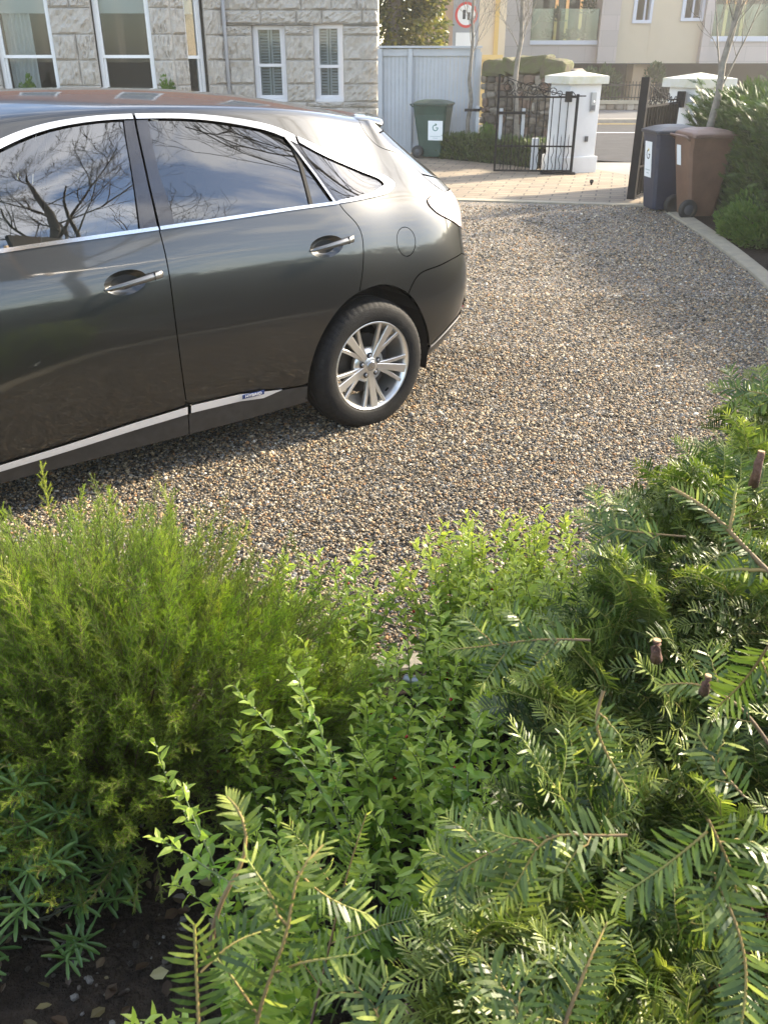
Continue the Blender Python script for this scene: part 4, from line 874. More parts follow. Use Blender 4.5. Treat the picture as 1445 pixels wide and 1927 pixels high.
PRR = pillar((4.80, 14.62), R(22), .60, 1.43, 'white rendered pillar half hidden by the tall dark hedge')
m_met = pmat('grey_metal', (.33, .34, .35), .4, .6); m_iron = pmat('black_iron', (.012, .012, .014), .8, 0, noise=.2, spec=.08)
# intercom and box on the pillar's road face (children would move with the pillar but are bolted things of their own)
def on_pillar(e_, loc, build, name, label, cat):
    M = Matrix.Translation((e_.location.x, e_.location.y, 0)) @ Matrix.Rotation(e_.rotation_euler.z, 4, 'Z'); o = empty(name, M @ Vector(loc), e_.rotation_euler.z, label, cat); build(o); return o
def ic(o):
    b = MB(); b.box(-.05, .05, -.035, -.001, 0, .30, b=.008); b.build('housing', m_met, o); b = MB(); b.box(-.035, .035, -.045, -.036, .02, .10, b=.003); b.build('keypad', pmat('keypad', (.12, .12, .13), .5), o)
    b = MB(); b.lathe([(0, -.044), (.018, -.042), (.02, -.036)], 16, 'y', (0, 0, .155)); b.build('lens', m_white, o)
on_pillar(PL, (.16, -.311, 1.0), ic, 'intercom', 'grey metal intercom panel fixed high on the white pillar', 'intercom')
def ic2(o): b = MB(); b.box(-.028, .028, -.03, -.001, 0, .09, b=.006); b.build('box_cover', pmat('sensor_black', (.05, .05, .055), .4), o)
on_pillar(PL, (.10, -.311, .52), ic2, 'gate_sensor', 'small black sensor box low on the white pillar', 'sensor')
# --- iron gates
def spiral(cx, cz, r, a0, turns, sgn=1, n=22):
    return [(cx + r * (1 - .8 * t) * math.cos(a0 + sgn * 2 * math.pi * turns * t), 0, cz + r * (1 - .8 * t) * math.sin(a0 + sgn * 2 * math.pi * turns * t)) for t in np.linspace(0, 1, n)]
def gate(name, loc, ang, W, label, solid=False):
    """hinge stile at x=W, free stile at x=0"""
    e_ = empty(name, loc, ang, label, 'gate', 'black iron driveway gates'); H1 = 1.22
    f = MB(); f.box(0, .035, -.018, .018, .05, 1.58 if not solid else 1.60); f.box(W - .045, W, -.022, .022, .05, H1 + .06); f.box(.035, W - .045, -.015, .015, .05, .08); f.box(.035, W - .045, -.012, .012, .45, .475); f.box(.035, W - .045, -.013, .013, H1, H1 + .028)
    if solid: f.box(-.01, .06, -.055, .055, .05, 1.60)
    f.build('gate_frame', m_iron, e_)
    nb = 9 if not solid else 11
    for i in range(nb):
        x = .035 + (W - .08) * (i + 1) / (nb + 1); b = MB(); b.box(x - .008, x + .008, -.008, .008, .081, .449); b.box(x - .008, x + .008, -.008, .008, .476, H1 - .001); b.build('bar', m_iron, e_)
    for i in range(nb + 1):
        x = .035 + (W - .08) * (i + .5) / (nb + 1); z = np.linspace(.08, .60, 22); wv = .016 * np.sin((z - .08) * 26) * (z < .46)
        b = MB(); b.tube([(x + a, 0, c) for a, c in zip(wv, z)] + [(x, 0, .66)], [.0065] * 22 + [.001], 6); b.build('dog_bar', m_iron, e_)
    s = MB(); k = 0
    for cx, cz, r, a0, tn, sg in ((.17, H1 + .17, .13, 4.7, 1.5, 1), (.17, H1 + .17, .10, 1.5, 1.4, -1), (.36, H1 + .10, .09, 3.4, 1.4, 1), (.36, H1 + .21, .07, 0, 1.2, -1), (.55, H1 + .13, .12, 3.1, 1.5, -1), (.62, H1 + .10, .09, 0, 1.4, 1), (.76, H1 + .14, .11, 3.1, 1.3, -1), (.80, H1 + .08, .07, 1, 1.3, 1), (.92, H1 + .09, .075, 3.1, 1.3, -1), (1.03, H1 + .06, .055, 3.1, 1.2, -1), (.28, H1 + .06, .05, 1, 1.2, 1), (.46, H1 + .05, .045, 2, 1.2, -1), (.69, H1 + .04, .04, 3, 1.2, 1)):
        s.tube(spiral(cx * W / 1.35, cz, r, a0, tn, sg), .0075, 5)
    arc = [(x * W, 0, H1 + .03 + .34 * (1 - x) ** 1.6) for x in np.linspace(.02, .84, 20)]; s.tube(arc, .008, 5)
    s.tube([(W * (.84 + .12 * t), 0, H1 + .03 + .07 * math.sin(math.pi * t)) for t in np.linspace(0, 1, 10)], .007, 5)
    so = s.build('scrollwork', m_iron, e_)
    if solid:
        b = MB(); b.box(.06, W - .05, .016, .022, .10, H1 - .002); b.build('sheet_panel', pmat('black_sheet', (.008, .008, .009), 1, spec=0), e_)
    return e_
def gplace(p0, p1): return math.atan2(p1[1] - p0[1], p1[0] - p0[0]), math.hypot(p1[0] - p0[0], p1[1] - p0[1])
ang, Wd = gplace((1.93, 16.22), (3.30, 16.12)); G1 = gate('iron_gate', (1.93, 16.22, 0), ang, Wd, 'black wrought iron gate leaf with scrollwork standing open left of the white pillar')
b = MB(); b.box(Wd - .23, Wd - .12, -.06, .06, 1.16, 1.32, b=.006); b.tube([(Wd - .12, 0, 1.25), (Wd + .12, .05, 1.25)], .012, 6); b.build('gate_closer', m_iron, G1)
b = MB(); b.box(Wd - .55, Wd + .05, -.09, .07, .008, .045, b=.006); b.build('ground_operator', m_iron, G1)
ang, Wd = gplace((3.50, 12.86), (4.42, 14.28)); G2 = gate('iron_gate', (3.50, 12.86, 0), ang, Wd, 'black iron gate leaf seen nearly edge-on behind the blue bin', True)
b = MB(); b.tube([(Wd - .35, 0, 1.28), (Wd + .15, 0, 1.28)], .012, 6); b.box(Wd + .05, Wd + .16, -.05, .05, 1.16, 1.38, b=.006); b.build('gate_closer', m_iron, G2)
# bollard stone and stop by the pillar
b = MB(); b.box(-.06, .06, -.05, .05, 0, .55, b=.012); o = b.build('marker_post', m_pil); o.location = (2.72, 16.75, 0); tag(o, 'short white post behind the open scrolled gate', 'post')
b = MB(); b.lathe([(0, 0), (.014, 0), (.015, .02), (.03, .04), (.034, .065), (.02, .08), (0, .085)], 14); o = b.build('gate_stop', m_iron); o.location = (3.34, 14.7, .012); tag(o, 'small dark gate stop on the pale paving', 'gate stop')
# --- wheelie bins
m_tyre2 = pmat('bin_wheel', (.015, .015, .015), .6); m_stk = pmat('sticker', (.78, .80, .80), .5); m_teal = pmat('logo_teal', (.02, .16, .12), .5); m_blk = pmat('logo_black', (.02, .02, .02), .5); m_txt = pmat('print_grey', (.45, .5, .5), .6)
def glogo(parent, M, r, mat, arrow):
    b = MB(); k = 26; a0, a1 = R(75), R(360)
    P = lambda a, rr: (rr * math.cos(a), rr * math.sin(a) , 0.0012)
    for i in range(k):
        a, c = a0 + (a1 - a0) * i / k, a0 + (a1 - a0) * (i + 1) / k; b.add([P(a, r), P(c, r), P(c, r * .72), P(a, r * .72)], [(0, 1, 2, 3)])
    b.add([(.15 * r, .14 * r, .0012), (r, .14 * r, .0012), (r, -.12 * r, .0012), (.15 * r, -.12 * r, .0012)], [(0, 1, 2, 3)])
    o = b.build('logo', mat, parent, M)
    b = MB(); b.add([(-.05 * r, .52 * r, .0016), (.60 * r, .95 * r, .0016), (-.05 * r, 1.45 * r, .0016)], [(0, 1, 2)]); b.build('logo_arrow', arrow, parent, M)
def bin_(loc, rot, col, lidcol, label, w=.58, dp=.72, h=1.06, sticker=None, wheels=-1):
    """front = -y, hinge and wheels at +y"""
    e_ = empty('wheelie_bin', loc, rot, label, 'bin', 'wheelie bins')
    m = pmat('bin_plastic', col, .5, noise=.16, nscale=5, bump=.05); ml = pmat('bin_lid_plastic', lidcol, .5, noise=.15, nscale=5)
    b = MB(); hb = h - .10; wt, wb2, dt, db = w / 2, w / 2 - .065, dp / 2, dp / 2 - .12
    ch = .035
    def ring(wx, y0, y1, z): return [(-wx + ch, y0, z), (wx - ch, y0, z), (wx, y0 + ch, z), (wx, y1 - ch, z), (wx - ch, y1, z), (-wx + ch, y1, z), (-wx, y1 - ch, z), (-wx, y0 + ch, z)]
    rs = [ring(wb2, -dt + .10, dt - .16, .03), ring(wb2 + .004, -dt + .09, dt - .155, .06), ring(wt - .02, -dt + .015, dt - .03, hb - .16), ring(wt - .018, -dt + .012, dt - .03, hb - .155), ring(wt + .004, -dt, dt - .02, hb - .04), ring(wt + .012, -dt - .01, dt - .01, hb), ring(wt - .03, -dt + .02, dt - .04, hb + .001)]
    vs = sum(rs, []); fs = [(i * 8 + j, i * 8 + (j + 1) % 8, (i + 1) * 8 + (j + 1) % 8, (i + 1) * 8 + j) for i in range(len(rs) - 1) for j in range(8)] + [tuple(range(8))[::-1]]
    b.add(vs, fs); bo = b.build('bin_body', m, e_); md = bo.modifiers.new('b', 'BEVEL'); md.width = .008; md.segments = 2; md.limit_method = 'ANGLE'; md.angle_limit = R(20)
    l = MB(); q = .03
    r2 = [ring(wt + q, -dt - .035, dt - .02, hb + .004), ring(wt + q, -dt - .035, dt - .02, hb + .04), ring(wt + .005, -dt + .01, dt - .03, hb + .055), ring(wt - .07, -dt + .10, dt - .08, hb + .085), ring(wt - .14, -dt + .2, dt - .16, hb + .10)]
    vs = sum(r2, []); fs = [(i * 8 + j, i * 8 + (j + 1) % 8, (i + 1) * 8 + (j + 1) % 8, (i + 1) * 8 + j) for i in range(len(r2) - 1) for j in range(8)] + [tuple(range(8))[::-1], tuple(range(32, 40))]
    l.add(vs, fs); lo = l.build('lid', ml, e_); md = lo.modifiers.new('b', 'BEVEL'); md.width = .008; md.segments = 2; md.limit_method = 'ANGLE'; md.angle_limit = R(15)
    hd = MB(); hd.tube([(-wt + .04, dt - .01, hb - .03), (-wt + .04, dt + .05, hb + .015), (wt - .04, dt + .05, hb + .015), (wt - .04, dt - .01, hb - .03)], .014, 8); hd.build('handle', ml, e_)
    for sx in (-1, 1):
        k = MB(); k.lathe([(0, -.022), (.055, -.022), (.06, -.026), (.118, -.024), (.12, -.015), (.12, .015), (.118, .024), (0, .022)], 28, 'x', (0, 0, 0)); ko = k.build('wheel', m_tyre2, e_); ko.location = (sx * (wb2 + .035), dt - .12, .12)
        k = MB(); k.lathe([(0, sx * .030), (.055, sx * .030), (.062, sx * .0245)], 20, 'x'); k.build('wheel_hub', pmat('hub_grey', (.06, .065, .07), .5), ko)
    if sticker:
        kind, x0, x1, z0, z1, face = sticker; zm = (z0 + z1) / 2; q = (hb - .16 - zm) / (hb - .22)
        if face == 'front': tl = math.atan2(.075, hb - .22); yy_ = -dt + .015 + .075 * q; M = Matrix.Translation(((x0 + x1) / 2, yy_ - .006, zm)) @ Matrix.Rotation(R(90) + tl, 4, 'X')
        elif face == 'back': tl = math.atan2(.125, hb - .22); yy_ = dt - .03 - .125 * q; M = Matrix.Rotation(math.pi, 4, 'Z') @ Matrix.Translation(((x0 + x1) / 2, -yy_ - .006, zm)) @ Matrix.Rotation(R(90) + tl, 4, 'X')
        else: tl = math.atan2(.041, hb - .22); yy_ = wt - .02 - .041 * q; M = Matrix.Rotation(-R(90), 4, 'Z') @ Matrix.Translation(((x0 + x1) / 2, -yy_ - .006, zm)) @ Matrix.Rotation(R(90) + tl, 4, 'X')
        s = MB(); sw, sh = (x1 - x0) / 2, (z1 - z0) / 2; s.box(-sw, sw, -sh, sh, -.001, .0006); so = s.build('sticker', m_stk, e_, M)
        if kind == 'green' or kind == 'dark':
            glogo(so, Matrix.Translation((0, sh * .28, 0)), sw * .40 if kind == 'green' else sw * .52, m_teal if kind == 'green' else m_blk, pmat('arrow_green', (.02, .10, .05), .5) if kind == 'green' else pmat('arrow_yellow', (.6, .45, .03), .5))
            u = MB(); 
            for yy, ww in ((-.62, .72), (-.80, .34)): u.box(-sw * ww, sw * ww, sh * yy, sh * (yy + .06), .0008, .0012)
            u.build('small_print', m_txt, so)
    return e_
bin_((.98, 19.0, .012), R(72), (.016, .05, .036), (.035, .06, .042), 'dark green wheelie bin with a white sticker in front of the grey fence', w=.58, dp=.70, h=1.07, sticker=('green', -.02, .28, .34, .70, 'side'))
bin_((3.78, 12.25, 0), R(-84), (.016, .022, .045), (.022, .026, .036), 'black and navy wheelie bin with a tall white sticker beside the edge-on gate', w=.52, dp=.60, sticker=('dark', -.15, .08, .42, .86, 'front'))
bin_((4.02, 11.72, 0), R(97), (.15, .082, .052), (.165, .10, .075), 'brown wheelie bin with a pink-brown lid in front of the hedge', w=.52, dp=.60, sticker=('label', -.14, -.02, .62, .86, 'back'))
bin_((4.70, 12.35, 0), R(95), (.012, .02, .018), (.014, .02, .018), 'dark bin standing in the shadow between the brown bin and the hedge', w=.5, dp=.55, h=.92)
# ------------------------------------------------------------------ across the road
m_cream = pmat('cream_render', (.50, .435, .325), .85, noise=.05, nscale=.6, bump=.05); m_stone = bpy.data.materials.new('pink_stone_panels'); m_stone.use_nodes = True; t, b_ = nodes(m_stone)
tc = t.nodes.new('ShaderNodeTexCoord'); mp = t.nodes.new('ShaderNodeMapping'); mp.inputs['Rotation'].default_value = (R(90), 0, 0); br = t.nodes.new('ShaderNodeTexBrick'); br.inputs['Scale'].default_value = 1; br.inputs['Brick Width'].default_value = 1.1; br.inputs['Row Height'].default_value = .55; br.inputs['Mortar Size'].default_value = .008
br.inputs['Color1'].default_value = (.43, .385, .365, 1); br.inputs['Color2'].default_value = (.38, .345, .325, 1); br.inputs['Mortar'].default_value = (.3, .27, .25, 1)
t.links.new(tc.outputs['Object'], mp.inputs[0]); t.links.new(mp.outputs[0], br.inputs['Vector']); t.links.new(br.outputs['Color'], b_.inputs['Base Color']); b_.inputs['Roughness'].default_value = .7
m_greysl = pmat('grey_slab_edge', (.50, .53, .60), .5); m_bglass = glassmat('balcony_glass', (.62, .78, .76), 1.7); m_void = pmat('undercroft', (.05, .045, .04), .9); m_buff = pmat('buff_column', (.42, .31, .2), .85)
m_lit = bpy.data.materials.new('lit_curtain'); m_lit.use_nodes = True; t, b_ = nodes(m_lit); b_.inputs['Base Color'].default_value = (.6, .4, .2, 1); b_.inputs['Emission Color'].default_value = (1, .55, .2, 1); b_.inputs['Emission Strength'].default_value = .16
def bldg(name, label, cat='building'): return empty(name, (0, 0, 0), 0, label, cat)
AP = empty('apartment_block', (10, 40, 0), 0, 'cream and pale stone apartment block with glass balconies across the road', 'building')
def part(nm, m, par, *boxes, b=0):
    if len(boxes) > 1 and nm != 'window':
        return [part(nm, m, par, q, b=b) for q in boxes][0]
    mb = MB()
    for x0, x1, y0, y1, z0, z1 in boxes: mb.box(x0, x1, y0, y1, z0, z1, b=b)
    o = mb.build(nm, m)
    if par.parent is None: child_world(o, par)
    else: o.parent = par; o.matrix_parent_inverse = Matrix.Translation(-par.parent.location)
    return o
X = lambda px, Y=40, py=60: float(at(px, py, Y)[0]); Z = lambda py, Y=40: float(at(700, py, Y)[2])
zs = Z(119)
TOP = 8.6
# walls, left to right
part('stone_pier', m_stone, AP, (X(940), X(998), 40, 46, zs, TOP))
part('stone_pier', m_stone, AP, (X(1125), X(1160), 39.7, 46, zs, TOP))
part('cream_wall', m_cream, AP, (X(1160), X(1186), 40, 46, zs, TOP), (X(1222), X(1276), 40, 46, zs, TOP), (X(1186), X(1222), 40.01, 46, zs, Z(44)), (X(1276), X(1318), 40.01, 46, zs, Z(40)), (X(1186), X(1222), 40.01, 46, Z(44) + 1.6, TOP), (X(1276), X(1318), 40.01, 46, Z(40) + 1.6, TOP))
part('stone_pier', m_stone, AP, (X(1318), X(1334), 39.7, 46, zs, TOP))
part('stone_pier', m_stone, AP, (19.5, 20.3, 39.7, 46, zs, TOP))
part('stone_band', m_stone, AP, (X(998), X(1125), 40.02, 41.5, zs, Z(84)), (X(1334), 19.5, 40.02, 41.5, zs, Z(78)))
part('slab_edge', m_greysl, AP, (X(998), X(1125), 39.95, 40.015, Z(84), Z(76)), (X(1334), 19.5, 39.95, 40.015, Z(78), Z(68)))
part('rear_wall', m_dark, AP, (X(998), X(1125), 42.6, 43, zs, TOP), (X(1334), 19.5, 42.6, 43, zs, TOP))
part('upper_band', m_stone, AP, (X(998), X(1125), 40.0, 41.5, 5.2, TOP), (X(1334), 19.5, 40, 41.5, 5.2, TOP))
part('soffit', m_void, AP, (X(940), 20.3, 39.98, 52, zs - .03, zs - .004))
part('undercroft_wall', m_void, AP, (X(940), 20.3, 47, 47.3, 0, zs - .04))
part('column', m_buff, AP, (X(1203), X(1224), 40.3, 41.2, 0, zs - .04)); part('column', m_buff, AP, (X(1224), X(1262), 41.3, 43.2, 0, zs - .04))
part('roof', pmat('flat_roof', (.1, .1, .1), .9), AP, (X(940), 20.3, 39.6, 52, TOP, TOP + .3))
for x0, x1, z0 in ((X(998), X(1125), Z(76)), (X(1334), 19.5, Z(68))):
    g = part('balcony_glass', m_bglass, AP, (x0 + .02, x1 - .02, 39.97, 39.985, z0, z0 + 1.12)); part('handrail', m_chromesat, g, (x0, x1, 39.95, 40.0, z0 + 1.121, z0 + 1.16))
    part('sliding_door', m_win, AP, (x0 + .3, x1 - .3, 42.5, 42.52, z0, z0 + 2.3))
rg = random.Random(3)
for x0, x1, z0 in ((X(1060), X(1118), Z(76)), (X(1338), X(1440), Z(68))):
    x = x0
    while x < x1: part('lit_curtain', m_lit, AP, (x, x + .12, 42.40, 42.46, z0, z0 + 2.1)); x += rg.uniform(.35, .8)
for x0, x1, zz in ((X(1186), X(1222), Z(44)), (X(1276), X(1318), Z(40))):
    f = part('window', m_greysl, AP, (x0, x0 + .14, 39.94, 40.3, zz, zz + 1.6), (x1 - .1, x1, 39.94, 40.3, zz, zz + 1.6), (x0 + .14, x1 - .1, 39.94, 40.3, zz, zz + .12), (x0 + .48, x0 + .55, 40.15, 40.25, zz + .12, zz + 1.6))
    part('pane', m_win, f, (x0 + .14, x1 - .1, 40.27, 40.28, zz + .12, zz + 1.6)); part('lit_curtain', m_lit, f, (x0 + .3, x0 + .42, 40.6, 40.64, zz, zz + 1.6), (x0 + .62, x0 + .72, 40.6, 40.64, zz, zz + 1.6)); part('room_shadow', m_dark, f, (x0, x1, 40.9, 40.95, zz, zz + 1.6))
# brown rendered house
m_brn = pmat('brown_render', (.33, .235, .165), .9, noise=.12, nscale=1.2, bump=.2, bscale=20); m_crm2 = pmat('cream_gable', (.62, .54, .38), .85, noise=.06, nscale=1)
BH = empty('rendered_house', (3, 35, 0), 0, 'brown rendered house with small white windows beyond the grey fence', 'house')
x8, x93, x94 = X(783, 35), X(893, 35), X(943, 35)
part('brown_wall', m_brn, BH, (x8, x93, 35, 41, 0, 7.5)); part('gable_wall', m_crm2, BH, (x93 + .003, x94 - .25, 35.05, 41, 0, 7.2)); part('quoin', pmat('ochre_trim', (.6, .42, .13), .8), BH, (x94 - .25, x94 - .1, 34.98, 41, 0, 7.2)); part('quoin', m_crm2, BH, (x94 - .1, x94 + .15, 35.02, 41, 0, 7.2))
for (p0, p1, q0, q1) in ((811, 832, -30, 22), (811, 830, 64, 84)):
    a0, a1, c0, c1 = X(p0, 35), X(p1, 35), Z(q1, 35), Z(q0, 35)
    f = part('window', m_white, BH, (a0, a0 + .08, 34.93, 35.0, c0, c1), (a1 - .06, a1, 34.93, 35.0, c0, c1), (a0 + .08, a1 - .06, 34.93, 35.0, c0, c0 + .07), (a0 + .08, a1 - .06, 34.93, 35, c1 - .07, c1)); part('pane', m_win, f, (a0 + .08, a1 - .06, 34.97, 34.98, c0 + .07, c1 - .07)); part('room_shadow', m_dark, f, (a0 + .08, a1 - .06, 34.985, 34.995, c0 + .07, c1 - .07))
b = MB(); b.add([(x8 - .2, 34.7, 7.5), (x94, 34.7, 7.5), (x94, 41.2, 7.5), (x8 - .2, 41.2, 7.5), (x8, 38, 9.6), (x94, 38, 9.6)], [(0, 1, 5, 4), (1, 2, 5), (2, 3, 4, 5), (3, 0, 4), (3, 2, 1, 0)]); child_world(b.build('roof', pmat('slate_roof', (.08, .08, .09), .6)), BH)
# ochre wall with coping catching the sun
OW = empty('ochre_wall', (3, 24, 0), 0, 'low ochre wall with a bright coping rising behind the rubble wall', 'wall'); part('wall', pmat('ochre_render', (.62, .45, .17), .85, noise=.1), OW, (2.0, 3.65, 30.5, 30.8, 0, Z(112, 30.5))); part('coping', pmat('ochre_coping', (.66, .5, .2), .8), OW, (1.95, 3.72, 30.42, 30.88, Z(112, 30.5), Z(103, 30.5)))
# far stone wall with railings
rub = rubble('stonework', (-8, 34.5), (24, 34.5), .1, lambda s: .32, .4, 31, size=.24, pal=((.32, .29, .25), (.38, .35, .31), (.27, .25, .22), (.42, .39, .35), (.30, .25, .2)))
FW = empty('roadside_wall', (8, 34.5, 0), 0, 'low stone wall carrying iron railings on the far side of the road', 'wall'); child_world(rub, FW)
part('core', m_rub1, FW, (-8, 24, 34.52, 34.9, 0, .31)); part('coping', pmat('far_coping', (.36, .33, .25), .85, noise=.12, nscale=3), FW, (-8, 24, 34.40, 34.95, .312, .42))
RL = empty('railings', (8, 34.7, .42), 0, 'dark iron railings with a pale top rail on the far roadside wall', 'railings'); part('top_rail', m_iron, RL, (3, 24, 34.66, 34.70, .90, .94)); part('lower_rail', m_iron, RL, (3, 24, 34.665, 34.695, .50, .53))
bl = MB(); x = 3.
while x < 24: bl.box(x - .011, x + .011, 34.67, 34.692, .421, 1.04); x += .12
child_world(bl.build('bars', m_iron), RL)
# road sign
SG = empty('road_sign', (2.9, 27, 0), R(6), 'round red-ringed road sign with a white plate below on a grey backing board', 'sign')
m_sgrey = pmat('sign_grey', (.30, .31, .32), .5); m_sred = pmat('sign_red', (.6, .03, .02), .4); m_swh = pmat('sign_white', (.8, .8, .78), .4); m_sor = pmat('sign_orange', (.85, .35, .03), .4)
sx = X(877, 27, 30); SG.location = (sx, 27, 0)
b = MB(); b.tube([(0, .05, 0), (0, .05, 4.6)], .045, 10); b.build('post', m_sgrey, SG)
zc = Z(28, 27); b = MB(); b.box(-.36, .36, -.004, .004, zc - .95, zc + .62, b=.002); pl = b.build('backing_board', m_sgrey, SG)
b = MB(); b.lathe([(.245, -.006), (.31, -.006)], 40, 'y', (0, 0, zc), smooth=False); b.build('ring', m_sred, pl); b = MB(); b.lathe([(0, -.0055), (.246, -.0055)], 40, 'y', (0, 0, zc), smooth=False); b.build('disc', m_swh, pl)
b = MB(); b.box(-.10, -.02, -.009, -.0075, zc - .10, zc + .12); b.box(.03, .11, -.009, -.0075, zc - .12, zc + .06); b.build('pictogram', m_blk, pl)
b = MB(); b.box(-.27, .27, -.007, -.0055, zc - .78, zc - .42); b.build('supplementary_plate', m_swh, pl); b = MB(); b.box(-.30, .30, -.007, -.0055, zc + .40, zc + .60); b.build('orange_plate', m_sor, pl)
# ------------------------------------------------------------------ vegetation: shared builders
def leaf_proto(shape='lance'):
    if shape == 'lance':   # 1 long, folded along the midrib, drooping tip
        y = np.array([0, .18, .45, .75, 1.]); w = np.array([.02, .13, .19, .10, 0]); z = np.array([0, .03, .045, .02, -.04]); lift = .10
        V = []; 
        for a, b_, c in zip(y, w, z): V += [(-b_, a, c + b_ * lift * 3), (0, a, c), (b_, a, c + b_ * lift * 3)]
        F = [(i * 3 + j, i * 3 + j + 1, i * 3 + j + 4, i * 3 + j + 3) for i in range(4) for j in range(2)]
    elif shape == 'oval':
        V = [(0, 0, 0), (-.3, .35, .06), (0, .4, -.02), (.3, .35, .06), (-.22, .75, .03), (.22, .75, .03), (0, 1, -.05)]; F = [(0, 2, 1, 1), (0, 3, 2, 2), (1, 2, 6, 4), (2, 3, 5, 6)]
        F = [(0, 3, 2, 1), (1, 2, 6, 4), (2, 3, 5, 6)]
    elif shape == 'needle':  # yew: flat, slightly sickle
        y = np.array([0, .3, .7, 1.]); w = np.array([.022, .045, .045, .012]); z = np.array([0, .03, .02, -.05]); V = []
        for a, b_, c in zip(y, w, z): V += [(-b_, a, c), (b_, a, c)]
        F = [(i * 2, i * 2 + 1, i * 2 + 3, i * 2 + 2) for i in range(3)]
    elif shape == 'finger':
        y = np.array([0, .3, .7, 1.]); w = np.array([.02, .055, .07, .03]); z = np.array([0, .02, .0, -.06]); V = []
        for a, b_, c in zip(y, w, z): V += [(-b_, a, c + b_ * .4), (0, a, c), (b_, a, c + b_ * .4)]
        F = [(i * 3 + j, i * 3 + j + 1, i * 3 + j + 4, i * 3 + j + 3) for i in range(3) for j in range(2)]
    else:  # blade: single quad
        V = [(-.06, 0, 0), (.06, 0, 0), (.03, 1, 0), (-.03, 1, 0)]; F = [(0, 1, 2, 3)]
    V = np.array(V, float); return V, np.array(F), V[:, 1].copy()
def put(proto, pos, dirs, length, wscale=1., ups=None, roll=None, tint=None, tipgrad=0.):
    PV, PF, py = proto; m = len(pos); fr = frames(dirs, ups, roll); PV2 = PV * [wscale, 1, 1]
    t = np.zeros((m, 2)) if tint is None else tint; pt = np.stack([np.zeros(len(PV)), py * tipgrad], 1)
    return inst(PV2, PF, pt, pos, fr, length, t)
def xform(part, fr, pos, sc):   # whole spray protos (V,F,T) instanced
    V, F, T_ = part; return V, F, T_
def inst_spray(spray, pos, fr, sc, dt):
    V, F, T_ = spray; m, n = len(pos), len(V); sc = np.broadcast_to(np.asarray(sc, float), (m,))
    VV = np.einsum('nk,mkj->mnj', V, fr) * sc[:, None, None] + pos[:, None]; FF = F[None] + (np.arange(m) * n)[:, None, None]
    TT = np.clip(T_[None, :, :3] + dt[:, None, :], 0, 1); return VV.reshape(-1, 3), FF.reshape(-1, F.shape[1]), TT.reshape(-1, 3)
def bend(p0, p1, sag, n=7, rg=RNG, wob=.0):
    t = np.linspace(0, 1, n)[:, None]; p0, p1 = np.array(p0, float), np.array(p1, float); P = p0 + (p1 - p0) * t; P[:, 2] += sag * 4 * (t[:, 0] * (1 - t[:, 0]))
    if wob: P[1:-1] += rg.normal(0, wob, (n - 2, 3))
    return P
def sample(P, t):
    k = len(P); x = np.clip(np.asarray(t) * (k - 1), 0, k - 1.0001); i = x.astype(int); f = (x - i)[:, None]; return P[i] * (1 - f) + P[i + 1] * f, nrm(P[i + 1] - P[i])
# --- bare trees
def bare_tree(name, base, height, trunk_r, label, clear=.35, spread=.35, seed=1, group=None, depth=4, lean=(0, 0), m=None, up=.75, nb0=16, twig=.0035, sub=(5, 5, 4), thick=.55):
    rg = np.random.default_rng(seed); e_ = empty(name, (base[0], base[1], 0), 0, label, 'tree', group)
    top = np.array([lean[0], lean[1], height]); n = 14; t_ = np.linspace(0, 1, n); P = np.stack([top[0] * t_ ** 1.3, top[1] * t_ ** 1.3, height * t_], 1); P[1:-1, :2] += rg.normal(0, height * .006, (n - 2, 2))
    tr = tubes([P], [trunk_r * (1 - t_) ** .8 + twig], 10)
    npmesh('trunk', tr[0], tr[1], m, e_, tint=np.stack([tr[2], tr[2]], 1), smooth=True)
    paths = []; rad = []; lvl = [(P, trunk_r, clear, nb0, height * spread)]
    cur = []
    for k in range(nb0):
        t0 = clear + (1 - clear) * (k + rg.uniform(0, .8)) / nb0; p, d = sample(P, [t0]); az = k * 2.4 + rg.uniform(-.4, .4); L = height * spread * (1.15 - .75 * (t0 - clear) / (1 - clear)) * rg.uniform(.8, 1.15)
        o = np.array([math.cos(az), math.sin(az), up * rg.uniform(.8, 1.5)]); o /= np.linalg.norm(o); cur.append((p[0], o, L, trunk_r * (1 - t0) ** .8 * thick + twig))
    for dp in range(depth):
        nxt = []
        for p, o, L, r in cur:
            k = 6; Q = [p]; dd = o.copy()
            for i in range(k):
                dd = nrm(dd + rg.normal(0, .10, 3) + [0, 0, .06]); Q.append(Q[-1] + dd * L / k)
            Q = np.array(Q); paths.append(Q); rad.append(np.linspace(r, max(twig * .6, r * .35), k + 1))
            if dp < depth - 1:
                for q in range(sub[min(dp, len(sub) - 1)]):
                    t0 = .25 + .75 * (q + rg.uniform(0, .9)) / sub[min(dp, len(sub) - 1)]; s, d = sample(Q, [t0]); side = nrm(np.cross(d[0], rg.normal(0, 1, 3))); nd = nrm(d[0] + side * rg.uniform(.5, .95) + [0, 0, .15])
                    nxt.append((s[0], nd, L * rg.uniform(.38, .62), max(twig, r * (1 - .6 * t0) * .5)))
        cur = nxt
    V, F, tt = tubes(paths, rad, 4); npmesh('branches', V, F, m, e_, tint=np.stack([tt, tt], 1), smooth=True); return e_
m_bark = pmat('grey_bark', (.19, .17, .14), .9, noise=.3, nscale=14, bump=.4, bscale=50); m_bark2 = pmat('dark_bark', (.10, .085, .07), .9)
